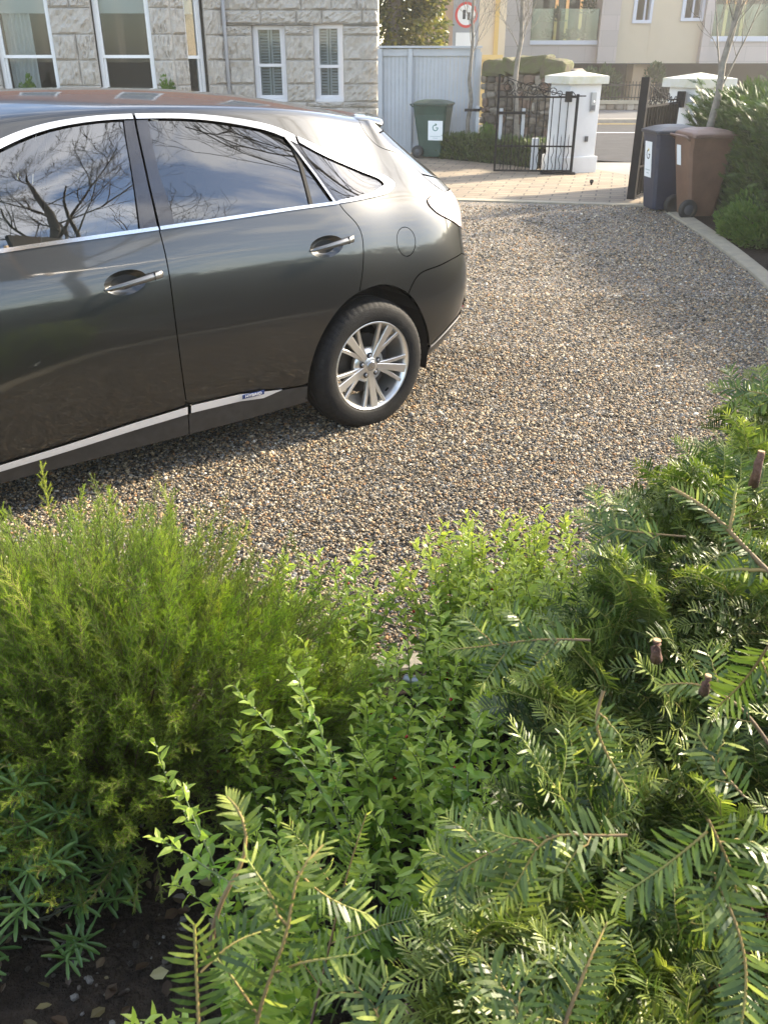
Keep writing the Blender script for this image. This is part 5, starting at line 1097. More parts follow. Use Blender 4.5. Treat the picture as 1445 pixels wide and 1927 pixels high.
# --- leafy masses made of many small leaf sprays through a volume
def crown(name, parent, n, inside, rdir, size, proto, mat, seed, w=1., tintf=None, loc=None):
    rg = np.random.default_rng(seed); P = inside(rg, n); D = rdir(rg, P); L = size * rg.uniform(.6, 1.3, len(P)); ti = np.stack([rg.uniform(0, 1, len(P)), rg.uniform(0, .5, len(P)) ** 2], 1)
    if tintf is not None: ti = tintf(rg, P, ti)
    V, F, T_ = put(proto, P, D, L, w, roll=rg.uniform(-1.2, 1.2, len(P)), tint=ti); return npmesh(name, V, F, mat, parent, tint=T_)
m_hedge = leafmat('conifer_leaf', [(.014, .036, .010), (.028, .058, .015), (.05, .09, .022)], (.09, .14, .03), .2)
m_box = leafmat('box_leaf', [(.02, .045, .012), (.035, .075, .018), (.06, .10, .025)], (.12, .15, .04), .25)
m_bright = leafmat('bright_shrub_leaf', [(.05, .11, .02), (.09, .17, .03), (.13, .21, .04)], (.2, .27, .06), .35)
m_ivy = leafmat('ivy_leaf', [(.03, .05, .012), (.08, .10, .02), (.22, .20, .04)], (.40, .34, .07), .35)
# spray of scale-leaf conifer: flat fan
def fan(rg, n=14, L=1.):
    P = []; D = []; S_ = []
    for i in range(n):
        t = i / n; s = 1 if i % 2 else -1; P.append((0, t * .8, 0)); D.append((s * rg.uniform(.5, .8), 1, rg.uniform(-.2, .1))); S_.append((1 - t * .6) * .45)
    P.append((0, 0, 0)); D.append((0, 1, 0)); S_.append(1.)
    return put(leaf_proto('blade'), np.array(P), np.array(D), np.array(S_), 1.1, tint=np.stack([rg.uniform(-.15, .15, n + 1), np.linspace(0, .3, n + 1)], 1))
fans = [fan(np.random.default_rng(i)) for i in range(4)]
def plume_mass(name, parent, mat, pos, dirs, sc, rg, dt):
    parts = []
    for k, fr_ in enumerate(fans):
        ix = np.arange(k, len(pos), 4); parts.append(inst_spray(fr_, pos[ix], frames(dirs[ix], roll=rg.uniform(-1.5, 1.5, len(ix))), sc[ix], dt[ix]))
    V, F, T_ = merge(parts); return npmesh(name, V, F, mat, parent, tint=T_)
# tall hedge along the right of the drive : surface points on an uneven wall with a core
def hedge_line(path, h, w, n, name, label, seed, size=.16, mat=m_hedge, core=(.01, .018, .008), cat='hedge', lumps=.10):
    rg = np.random.default_rng(seed); P = np.array(path, float); t_ = np.concatenate([[0], np.cumsum(np.linalg.norm(np.diff(P, axis=0), axis=1))]); L = t_[-1]
    e_ = empty(name, (P[0][0], P[0][1], 0), 0, label, cat)
    u = rg.uniform(0, L, n); c = np.stack([np.interp(u, t_, P[:, 0]), np.interp(u, t_, P[:, 1])], 1); c2 = np.stack([np.interp(u + .01, t_, P[:, 0]), np.interp(u + .01, t_, P[:, 1])], 1); tg = nrm(c2 - c + 1e-9); nn = np.stack([tg[:, 1], -tg[:, 0]], 1)
    a = rg.uniform(-.1, math.pi + .1, n); bump_ = 1 + lumps * (np.sin(u * 3.1 + 2 * np.sin(a * 3)) + .6 * np.sin(u * 7.3 + a * 5)) ; q = .6
    cx = np.sign(np.cos(a)) * np.abs(np.cos(a)) ** q * w / 2 * bump_ * rg.uniform(.86, 1.02, n); 
    side = rg.uniform(0, 1, n) < .62; z = np.where(side, rg.uniform(.02, 1, n) * h, h * (np.abs(np.sin(a)) ** q)) * bump_ * rg.uniform(.93, 1.03, n); cx = np.where(side, np.sign(np.cos(a)) * w / 2 * bump_ * rg.uniform(.86, 1.04, n), cx)
    pos = np.stack([c[:, 0] + nn[:, 0] * cx, c[:, 1] + nn[:, 1] * cx, z], 1) - [P[0][0], P[0][1], 0]
    od = np.stack([nn[:, 0] * cx, nn[:, 1] * cx, np.full(n, .25)], 1); od = nrm(od) + rg.normal(0, .45, (n, 3)) + [0, 0, .35]
    dt = np.stack([rg.uniform(0, 1, n), rg.uniform(0, .6, n) ** 2 * 2, np.zeros(n)], 1)
    plume_mass('foliage', e_, mat, pos, od, size * rg.uniform(.6, 1.3, n), rg, dt)
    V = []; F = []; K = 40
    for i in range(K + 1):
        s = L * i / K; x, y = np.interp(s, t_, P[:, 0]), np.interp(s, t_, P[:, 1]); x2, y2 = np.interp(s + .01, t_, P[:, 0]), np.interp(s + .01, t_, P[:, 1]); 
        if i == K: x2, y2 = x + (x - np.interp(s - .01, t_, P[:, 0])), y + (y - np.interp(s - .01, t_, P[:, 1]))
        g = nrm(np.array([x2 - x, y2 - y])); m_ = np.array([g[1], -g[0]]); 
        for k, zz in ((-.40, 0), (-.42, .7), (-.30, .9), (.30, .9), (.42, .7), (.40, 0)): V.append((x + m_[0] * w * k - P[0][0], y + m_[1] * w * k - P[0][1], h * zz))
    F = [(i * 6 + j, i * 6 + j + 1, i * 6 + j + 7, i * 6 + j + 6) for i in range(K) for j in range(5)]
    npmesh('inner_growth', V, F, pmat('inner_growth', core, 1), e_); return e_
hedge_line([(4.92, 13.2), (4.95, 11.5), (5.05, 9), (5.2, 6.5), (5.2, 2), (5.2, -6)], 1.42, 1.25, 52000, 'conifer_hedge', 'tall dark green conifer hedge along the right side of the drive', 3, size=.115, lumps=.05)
hedge_line([(5.2, -6), (2, -6.5), (-8, -6.5)], 2.2, 1.0, 3000, 'conifer_hedge', 'dark hedge at the back of the garden reflected low in the car doors', 4, size=.35)
hedge_line([(1.28, 18.95), (1.9, 18.3), (2.65, 17.6), (3.0, 17.0)], .46, .50, 5200, 'box_hedge', 'low clipped box hedge between the green bin and the white pillar', 5, size=.075, mat=m_box, lumps=.03)
def bush(name, loc, rx, ry, h, n, size, mat, label, seed, cat='shrub', proto=None, w=1., stems=True, up=.7, leafkind='oval', group=None, flat=.75):
    rg = np.random.default_rng(seed); e_ = empty(name, loc, 0, label, cat, group); nc = 26; cc = rg.normal(0, 1, (nc, 3)); cc = nrm(cc) * rg.uniform(.35, .85, (nc, 1)); cc[:, 2] = np.abs(cc[:, 2])
    k = rg.integers(0, nc, n); d = nrm(rg.normal(0, 1, (n, 3))); P = cc[k] + d * rg.uniform(.6, 1, (n, 1)) ** .5 * rg.uniform(.16, .34, nc)[k][:, None]; P[:, 2] = np.maximum(P[:, 2], .02)
    P = P * [rx, ry, h * flat]; D = nrm(P * [1, 1, .6] + 1e-6) + d * .6 + [0, 0, up]; ti = np.stack([np.clip(rg.uniform(0, .8, nc)[k] + rg.uniform(-.2, .3, n), 0, 1), rg.uniform(0, .6, n) ** 2], 1)
    V, F, T_ = put(leaf_proto(leafkind), P, D, size * rg.uniform(.6, 1.3, n), w, roll=rg.uniform(-1, 1, n), tint=ti); npmesh('foliage', V, F, mat, e_, tint=T_)
    if stems:
        pa = [bend((rg.normal(0, .05), rg.normal(0, .05), 0), c * [rx, ry, h * flat], .02, 6, rg, .01) for c in cc]; V, F, _ = tubes(pa, [np.linspace(.012, .003, 6)] * nc, 4); npmesh('stems', V, F, m_bark2, e_)
    return e_
bush('bright_shrub', (4.35, 10.15, 0), .62, .85, .62, 9000, .055, m_bright, 'bright green low shrub at the foot of the tall hedge', 6, up=.9, w=.8)
bush('bright_shrub', (4.75, 9.0, 0), .7, .9, .5, 8000, .055, m_bright, 'yellow-green low shrub at the right edge below the hedge', 16, up=.9, w=.8)
bush('bright_shrub', (2.05, 18.55, .15), .42, .35, .62, 2500, .05, m_bright, 'fresh green shrub behind the low box hedge beside the tree stake', 17, up=.9, w=.8)
bush('far_shrub', (8.3, 38.0, 0), 1.3, 1.2, 2.0, 2600, .22, m_box, 'rounded green shrub behind the far railings left of the buff column', 18, stems=False)
bush('far_shrub', (10.7, 38.0, .9), .42, .42, 1.0, 900, .14, m_box, 'small clipped ball shrub in front of the dark undercroft', 19, stems=False)
bush('far_shrub', (13.0, 37.5, 0), .7, .7, 1.5, 1300, .2, m_hedge, 'dark upright shrub behind the railings right of the buff column', 20, stems=False)
bush('far_shrub', (16.5, 38.0, 0), 2.2, 1.2, 2.0, 2600, .24, m_hedge, 'wide dark shrub above the right-hand pillar cap', 21, stems=False)
for px, zz, s in ((1045, Z(30), .45), (1105, Z(12), .55), (1030, Z(66), .22), (1075, Z(66), .3), (1090, Z(66), .25)):
    bush('balcony_plant', (X(px, 41), 41, zz - s * .4), s, s, s * 1.6, 260, .13, m_hedge, 'green pot plant on the glass balcony, at %s' % {1045: 'the middle behind the rail', 1105: 'the upper right corner', 1030: 'the lower left end', 1075: 'the lower middle', 1090: 'the lower right of the middle'}[px], 30 + px, cat='plant', stems=False, group='balcony plants')
for x, lb in ((at(55, 160, 18.7)[0], 'small bushy conifer at the left bay window'), (at(317, 160, 18.7)[0], 'small bushy conifer between the bay windows')):
    bush('window_shrub', (float(x), 18.6, 1.05), .19, .19, .75, 1100, .05, m_bright, lb, int(abs(x) * 10), stems=False)
# ivy-clad tree, lit from the right
def ivy(rg, n):
    c = np.array([[-.9, 0, 1.0], [-.4, 0, 2.2], [.2, .2, 3.4], [-.8, 0, 3.6], [.3, 0, 1.4], [.0, 0, 4.8], [.6, .1, 2.4], [-1.6, .3, 2.6], [.75, 0, 3.6]]); k = rg.integers(0, len(c), n); d = nrm(rg.normal(0, 1, (n, 3))); return c[k] + d * rg.uniform(.5, 1, (n, 1)) * [.75, .7, .9]
IV = empty('ivy_clad_tree', (float(at(745, 40, 25)[0]), 25, 0), 0, 'sunlit ivy-clad tree beyond the fence beside the granite house', 'tree')
crown('crown', IV, 16000, ivy, lambda rg, P: nrm(P * [1, 1, 0] + 1e-3) + rg.normal(0, .6, P.shape) + [0, 0, -.3], .13, leaf_proto('oval'), m_ivy, 44)
b = MB(); b.tube([(0, 0, 0), (-.1, 0, 2), (.1, .1, 5)], [.25, .2, .1], 8); b.build('trunk', m_bark, IV)
bare_tree('young_tree', (float(at(880, 240, 18.9)[0]), 18.9), 4.6, .045, 'slim bare young tree nearest the grey fence, tied to a stake', clear=.40, spread=.19, seed=2, depth=3, group='young bare trees', m=m_bark, up=1.3, nb0=26, twig=.0028, sub=(6, 5), thick=.22)
bare_tree('young_tree', (float(at(968, 250, 18.0)[0]), 18.0), 4.6, .06, 'slim bare young tree behind the scrolled gate leaf', clear=.40, spread=.17, seed=3, depth=3, group='young bare trees', m=m_bark, up=1.5, nb0=28, twig=.0028, sub=(6, 5), thick=.22)
bare_tree('young_tree', (4.22, 12.12), 4.6, .054, 'bare young tree leaning in front of the dark hedge behind the brown bin', clear=.30, spread=.26, seed=4, depth=3, group='young bare trees', m=m_bark, up=1.5, nb0=18, lean=(.22, 0), twig=.0035, sub=(7, 5), thick=.25)
# stakes with ties
def stake(x, y, tx, label, two=False):
    e_ = empty('tree_stake', (x, y, 0), 0, label, 'stake', 'tree stakes'); m_ = pmat('grey_timber', (.42, .44, .46), .8, noise=.1)
    b = MB(); b.box(-.03, .03, -.03, .03, 0, .98, b=.004); b.build('stake_post', m_, e_)
    if two: b = MB(); b.box(-.03 - .42, .03 - .42, -.03, .03, 0, .98, b=.004); b.build('stake_post', m_, e_)
    b = MB(); b.box(-.48 if two else tx - x - .06, .04, -.055, -.032, .88, .93); b.build('tie_bar', m_iron, e_)
stake(float(at(897, 240, 18.75)[0]), 18.75, float(at(878, 240, 18.75)[0]), 'pale timber stake holding the young tree by the fence')
stake(float(at(982, 250, 17.8)[0]), 17.8, 0, 'pair of pale stakes around the young tree behind the gate', True)
# big bare trees outside the frame, seen mirrored in the car windows
bare_tree('bare_tree', (5.9, -1.6), 12, .17, 'tall bare winter tree mirrored in the front side window', clear=.34, spread=.30, seed=12, depth=4, m=m_bark2, up=.8, nb0=20, twig=.0045, lean=(-.9, 1.6), sub=(6, 5, 4), group='tall bare trees beyond the drive', thick=.4)
bare_tree('bare_tree', (12.0, 10.8), 21, .30, 'tall bare winter tree mirrored in the rear quarter window', clear=.3, spread=.34, seed=13, depth=4, m=m_bark2, up=.6, nb0=20, twig=.008, lean=(.6, -7.5), sub=(6, 5, 4), group='tall bare trees beyond the drive', thick=.4)
# ------------------------------------------------------------------ near planting
m_yew = leafmat('yew_needle', [(.028, .055, .010), (.065, .108, .018), (.125, .17, .03)], (.42, .46, .09), .28, rough=.42, spec=.5)
m_yewstem = bpy.data.materials.new('yew_stem'); m_yewstem.use_nodes = True; t, b_ = nodes(m_yewstem); a_ = t.nodes.new('ShaderNodeAttribute'); a_.attribute_name = 'tint'; s_ = t.nodes.new('ShaderNodeSeparateColor'); t.links.new(a_.outputs['Color'], s_.inputs[0])
r_ = t.nodes.new('ShaderNodeValToRGB'); r_.color_ramp.elements[0].color = (.085, .05, .035, 1); r_.color_ramp.elements[1].color = (.20, .24, .05, 1); q = r_.color_ramp.elements.new(.55); q.color = (.26, .18, .055, 1)
t.links.new(s_.outputs[1], r_.inputs[0]); t.links.new(r_.outputs[0], b_.inputs['Base Color']); b_.inputs['Roughness'].default_value = .7
m_cut = pmat('cut_wood', (.42, .25, .13), .8, noise=.25, nscale=60); m_ybark = pmat('yew_bark', (.13, .065, .045), .85, noise=.4, nscale=35, bump=.5, bscale=90)
NEED = leaf_proto('needle')
def needles(P, rg, spacing=.0023, L=.029, t0=0., t1=1., tipy=.5, up=(0, 0, 1.), base_t=.3, spread=.95, wd=1.5):
    """two ranks of needles along a path"""
    seg = np.linalg.norm(np.diff(P, axis=0), axis=1).sum(); n = max(6, int(seg * (t1 - t0) / spacing)); t_ = np.linspace(t0, t1, n); pos, tan = sample(P, t_)
    U = np.tile(np.array(up, float), (n, 1)); side = nrm(np.cross(tan, U)); s = np.where(np.arange(n) % 2, 1., -1.)[:, None]; nu = nrm(np.cross(side, tan))
    fwd = np.interp(t_, [0, .85, 1], [.35, .55, 1.6])[:, None]; D = side * s * spread + tan * (fwd + rg.normal(0, .13, (n, 1))) + nu * (.40 + rg.normal(0, .24, (n, 1)))
    ln = L * np.interp(t_, [0, .12, .8, 1], [.55, 1, .95, .5]) * rg.uniform(.8, 1.12, n); ti = np.stack([np.clip(rg.normal(.45, .28, n), 0, 1), np.clip(tipy * np.clip((t_ - .72) / .28, 0, 1) ** 1.5 + rg.normal(0, .05, n), 0, 1)], 1)
    yl = rg.uniform(0, 1, n) < .02; ti[yl, 1] = .9
    return put(NEED, pos, D, ln, wd, ups=nu + rg.normal(0, .12, (n, 3)), tint=ti)
def stem(P, r0, r1, c0=0., c1=1., n=5):
    V, F, t_ = tubes([P], [np.linspace(r0, r1, len(P))], n); tt = c0 + (c1 - c0) * t_; return V, F, np.stack([tt, tt, tt * 0], 1)
def yew_spray(seed, L=.2, ns=7):
    rg = np.random.default_rng(seed); A = bend((0, 0, 0), (rg.uniform(-.03, .03), L, -.03 + rg.uniform(-.02, .02)), .02, 9, rg, .002); nd = [needles(A, rg, t0=.05, L=.027)]; st = [stem(A, .0016, .0007, .45, 1)]
    for k in range(ns):
        t0 = .12 + .62 * k / ns; p, d = sample(A, [t0]); s = 1 if k % 2 else -1; l = L * rg.uniform(.34, .5) * (1.1 - .5 * t0)
        e_ = p[0] + l * nrm(np.array([s * .8, .75, rg.uniform(-.1, .15)])); Q = bend(p[0], e_, rg.uniform(.0, .012), 6, rg, .001); nd.append(needles(Q, rg, spacing=.0024, L=.025, t0=.02, tipy=rg.uniform(.15, .8))); st.append(stem(Q, .0009, .0005, .7, 1, 4))
    return merge(nd), merge(st)
YS = [yew_spray(100 + i, L=.17 + .02 * (i % 3), ns=5 + i % 4) for i in range(6)]
def yew_bulk(name, label, gen, n, seed, sc=(.75, 1.25), group=None, extra=None, core=None):
    rg = np.random.default_rng(seed); e_ = empty(name, (0, 0, 0), 0, label, 'yew', group); pos, D = gen(rg, n); N_ = []; S_ = []
    m = len(pos); scl = rg.uniform(*sc, m); fr = frames(D, roll=rg.normal(0, .7, m)); dt = np.stack([rg.normal(0, .28, m), np.clip(rg.normal(-.05, .12, m), -.1, .4), np.zeros(m)], 1)
    for k in range(len(YS)):
        ix = np.arange(k, m, len(YS))
        if not len(ix): continue
        N_.append(inst_spray(YS[k][0], pos[ix], fr[ix], scl[ix], dt[ix])); S_.append(inst_spray(YS[k][1], pos[ix], fr[ix], scl[ix], dt[ix] * 0))
    if extra: N_ += extra[0]; S_ += extra[1]
    V, F, T_ = merge(N_); npmesh('needles', V, F, m_yew, e_, tint=T_); V, F, T_ = merge(S_); npmesh('twigs', V, F, m_yewstem, e_, tint=T_, smooth=True)
    return e_
def top_z(x, y): return .80 + .10 * x + .06 * y + .05 * np.sin(5 * x + 3 * y) + .04 * np.sin(9 * x - 7 * y)
YB = np.array([[.06, .62], [.12, .80], [.24, 1.10], [.36, 1.38], [.56, 1.75], [.82, 2.05], [1.08, 2.3], [1.4, 2.6]])   # left edge of the yew on the ground plan
def yew_gen(rg, n):
    # left flank
    a = int(n * .42); u = rg.uniform(0, 1, a); k = np.linspace(0, 1, len(YB)); bx, by = np.interp(u, k, YB[:, 0]), np.interp(u, k, YB[:, 1]); z = rg.uniform(.22, .95, a) ** .8
    z = z * top_z(bx, by); inn = rg.uniform(.02, .22, a); P1 = np.stack([bx + inn * .9 + .06 + .10 * (1 - z), by - inn * .35, z], 1); D1 = np.stack([-.85 + rg.normal(0, .35, a), .15 + rg.normal(0, .5, a), .35 + rg.normal(0, .3, a)], 1)
    # top
    c = n - a; x = rg.uniform(.0, 1.75, c * 3); y = rg.uniform(.35, 2.7, c * 3); lx = np.interp(y, YB[:, 1], YB[:, 0]); ok = (x > lx + .05) & (np.abs(x) < y * .62 + .28); x, y = x[ok][:c], y[ok][:c]; c = len(x)
    P2 = np.stack([x, y, top_z(x, y) - rg.uniform(0, .16, c)], 1); D2 = np.stack([-.45 + rg.normal(0, .6, c), rg.normal(0, .6, c) - .1, .45 + rg.normal(0, .28, c)], 1)
    P = np.concatenate([P1, P2]); D = np.concatenate([D1, D2]); tip = P + nrm(D) * .2
    # keep clear of the lens
    dc = np.linalg.norm(P - [0, 0, EYE], axis=1); dt_ = np.linalg.norm(tip - [0, 0, EYE], axis=1); ok = (dc > .62) & (dt_ > .60)
    def pix(q):
        c, s = math.cos(PITCH), math.sin(PITCH); f = q[:, 1] * c - (q[:, 2] - EYE) * s; u = q[:, 1] * s + (q[:, 2] - EYE) * c; return 722.5 + FOC * q[:, 0] / f, 963.5 - FOC * u / f
    for q in (P, tip, P + nrm(D) * .12):   # the clipped outline of the hedge
        x_, y_ = pix(q); ok &= x_ > np.interp(y_, [700, 800, 900, 960, 1100, 1180, 1230, 1300, 1420, 1500, 1600, 1750, 1950], [1400, 1350, 1190, 1110, 1080, 960, 900, 930, 950, 930, 850, 800, 740])
    return P[ok], D[ok]
def ppath(pts, Ys, n=10):
    P = np.array([at(px, py, y) for (px, py), y in zip(pts, np.linspace(Ys[0], Ys[1], len(pts)))]); return spl(P, n) if len(P) > 2 else P[0] + (P[1] - P[0]) * np.linspace(0, 1, n)[:, None]
def hero(pts, Ys, r0=.002, r1=.001, L=.030, t0=.1, c=(.2, 1.), tipy=.6, side=0, rg=np.random.default_rng(77), spacing=.0030, up=None, spread=.95):
    r0 *= .72; r1 *= .75; spacing = min(spacing, .0034); P = ppath(pts, Ys, 12); up = nrm(np.array([0, 0, EYE]) - P.mean(0)) * .9 + np.array([0, 0, .5]) if up is None else up; N_ = [needles(P, rg, spacing, L, t0, 1, tipy, up, spread=spread, wd=1.65)]; S_ = [stem(P, r0, r1, *c, n=7)]
    ln = np.linalg.norm(np.diff(P, axis=0), axis=1).sum()
    for k in range(side):
        q0 = .2 + .65 * k / side; p, d = sample(P, [q0]); sd = nrm(np.cross(d[0], up)) * (1 if k % 2 else -1); l = ln * rg.uniform(.28, .42); Q = bend(p[0], p[0] + l * nrm(d[0] * .7 + sd * .8), .004, 7, rg, .001)
        N_.append(needles(Q, rg, spacing, L * .9, .04, 1, rg.uniform(.2, .8), up, wd=1.6)); S_.append(stem(Q, r1 * 1.2, r1 * .7, .4, 1, 5))
    return N_, S_
HN, HS = [], []
for a_ in [
    dict(pts=[(395, 1800), (425, 1680), (462, 1600), (452, 1530), (428, 1500)], Ys=(.52, .60), r0=.0042, r1=.0016, c=(0, .7), t0=.72, L=.024, tipy=1.0, spacing=.0016),
    dict(pts=[(470, 1990), (505, 1850), (545, 1730), (565, 1640), (608, 1590)], Ys=(.46, .55), r0=.003, r1=.0016, c=(.2, .65), t0=.05, tipy=.9, side=3, spacing=.004),
    dict(pts=[(378, 2000), (372, 1880), (366, 1740)], Ys=(.44, .50), r0=.0022, r1=.0018, c=(.4, .75), t0=.0, tipy=1.0, spacing=.0045),
    dict(pts=[(560, 1640), (620, 1690), (690, 1720)], Ys=(.55, .56), r0=.0015, r1=.001, c=(.5, .9), tipy=.7, spacing=.004),
    dict(pts=[(378, 1830), (440, 1775), (530, 1745)], Ys=(.48, .52), r0=.0016, r1=.001, c=(.4, 1), tipy=.5, spacing=.004),
    dict(pts=[(540, 1720), (500, 1680), (480, 1660)], Ys=(.54, .56), r0=.0015, r1=.001, c=(.5, .9), tipy=.9, spacing=.004),
    dict(pts=[(585, 1930), (620, 1780), (655, 1640), (690, 1530)], Ys=(.78, .86), r0=.0036, r1=.0012, c=(0, .5), t0=.5, tipy=.1, side=3),
    dict(pts=[(1040, 1990), (1095, 1840), (1142, 1735)], Ys=(.50, .60), r0=.0042, r1=.0014, c=(0, .7), t0=.25, tipy=.8, spacing=.005),
    dict(pts=[(1330, 1565), (1250, 1630), (1160, 1690)], Ys=(.52, .52), r0=.0018, r1=.001, c=(.6, .9), t0=.02, L=.030, tipy=.4, side=0, spacing=.0026),
    dict(pts=[(1180, 1572), (1110, 1572), (1040, 1575), (985, 1640), (945, 1700)], Ys=(.60, .60), r0=.0022, r1=.0012, c=(.2, .9), t0=.05, tipy=.9, side=2, spacing=.0036),
    dict(pts=[(1045, 1572), (960, 1590), (860, 1640), (800, 1680)], Ys=(.62, .68), r0=.0018, r1=.001, c=(.2, .9), t0=.05, tipy=.9, side=3, spacing=.003),
    dict(pts=[(900, 1640), (850, 1620), (810, 1600)], Ys=(.66, .7), r0=.0012, r1=.001, c=(.5, .9), t0=.0, tipy=1.2, spacing=.0024),
    dict(pts=[(1330, 1540), (1375, 1640), (1395, 1760)], Ys=(.56, .54), r0=.0022, r1=.001, c=(.3, .9), t0=.0, L=.029, tipy=.4, side=4, spacing=.003),
    dict(pts=[(1445, 1400), (1390, 1330), (1320, 1290), (1240, 1290)], Ys=(.82, .90), r0=.0036, r1=.001, c=(.05, .6), t0=.5, tipy=.5, side=2),
    dict(pts=[(1135, 1300), (1122, 1360), (1145, 1425), (1182, 1490)], Ys=(.80, .74), r0=.0030, r1=.0014, c=(.25, .8), t0=.3, L=.024, tipy=.9, spacing=.0032, side=1),
    dict(pts=[(1400, 1500), (1350, 1440), (1310, 1380)], Ys=(.70, .76), r0=.002, r1=.001, c=(.2, .8), t0=.0, tipy=.6, side=2),
    dict(pts=[(1490, 1120), (1400, 1030), (1330, 960), (1262, 918)], Ys=(1.15, 1.32), r0=.0065, r1=.004, c=(.1, .45), t0=.3, tipy=.3, spacing=.008, side=2),
    dict(pts=[(1110, 1205), (1000, 1205), (920, 1215), (850, 1222)], Ys=(1.0, 1.05), r0=.0028, r1=.0012, c=(.1, .7), t0=.1, tipy=.3, side=4, spacing=.0028),
    dict(pts=[(1445, 1215), (1400, 1280), (1350, 1330)], Ys=(.75, .8), r0=.0022, r1=.0014, c=(.2, .6), t0=.05, tipy=.3, side=1),
    dict(pts=[(1500, 760), (1420, 738), (1335, 728)], Ys=(1.75, 1.9), r0=.0028, r1=.001, c=(.1, .9), t0=.05, tipy=.5, side=4),
    dict(pts=[(1290, 1010), (1190, 1000), (1120, 985), (1082, 965)], Ys=(1.3, 1.45), r0=.0025, r1=.0012, c=(.1, .9), t0=.2, tipy=1.1, side=4),
    dict(pts=[(1340, 1640), (1400, 1800), (1380, 1990)], Ys=(.55, .45), r0=.0022, r1=.0015, c=(.3, .8), t0=.0, tipy=.4, side=0, spacing=.003),
    dict(pts=[(1010, 1990), (960, 1880), (905, 1800)], Ys=(.47, .55), r0=.0022, r1=.001, c=(.3, .9), t0=.0, tipy=.4, side=3, spacing=.003),
    dict(pts=[(740, 2000), (700, 1890), (640, 1830)], Ys=(.47, .55), r0=.0022, r1=.001, c=(.3, .9), t0=.0, tipy=.6, side=3, spacing=.003),
]:
    n_, s_ = hero(**a_); HN += n_; HS += s_
# needled branch ends further back get wood colours
YW = yew_bulk('yew_hedge', 'broad dark green yew hedge with cut brown branch ends nearest the camera', yew_gen, 1500, 201, extra=(HN, HS))
# inner limbs
rg = np.random.default_rng(9); pa = []; ra = []
for k in range(40):
    x, y = rg.uniform(.35, 1.3), rg.uniform(.5, 1.7); lx = np.interp(y, YB[:, 1], YB[:, 0]); x = max(x, lx + .38); e0 = (x + .15, y, -.02); e1 = (x + rg.normal(-.02, .06), y + rg.normal(-.05, .06), top_z(x, y) - rg.uniform(.14, .3)); pa.append(bend(e0, e1, .0, 8, rg, .015)); ra.append(np.linspace(.014, .004, 8))
V, F, _ = tubes(pa, ra, 6); npmesh('limbs', V, F, m_ybark, YW, smooth=True)
for (px, py, Y_, r, l, tl) in ((1236, 1205, .98, .0058, .045, .05), (1332, 1272, .80, .0042, .038, .15), (1432, 850, 1.35, .0062, .07, .1)):
    p = at(px, py, Y_); d = nrm(np.array([math.sin(tl), .1, math.cos(tl)])); P = np.stack([p - d * l + [.012, .02, 0], p - d * l * .55 + [.004, .004, 0], p - d * l * .3, p - d * l * .12 + [.001, 0, 0], p - d * .001]); b = MB(); b.tube(P, [r * 1.5, r * 1.15, r * 1.2, r * .98, r], 14); b.build('cut_branch', m_ybark, YW)
    b = MB(); b.tube(np.stack([p - d * .0008, p + d * .0012]), [r * .97, r * .90], 14); b.build('cut_face', m_cut, YW)
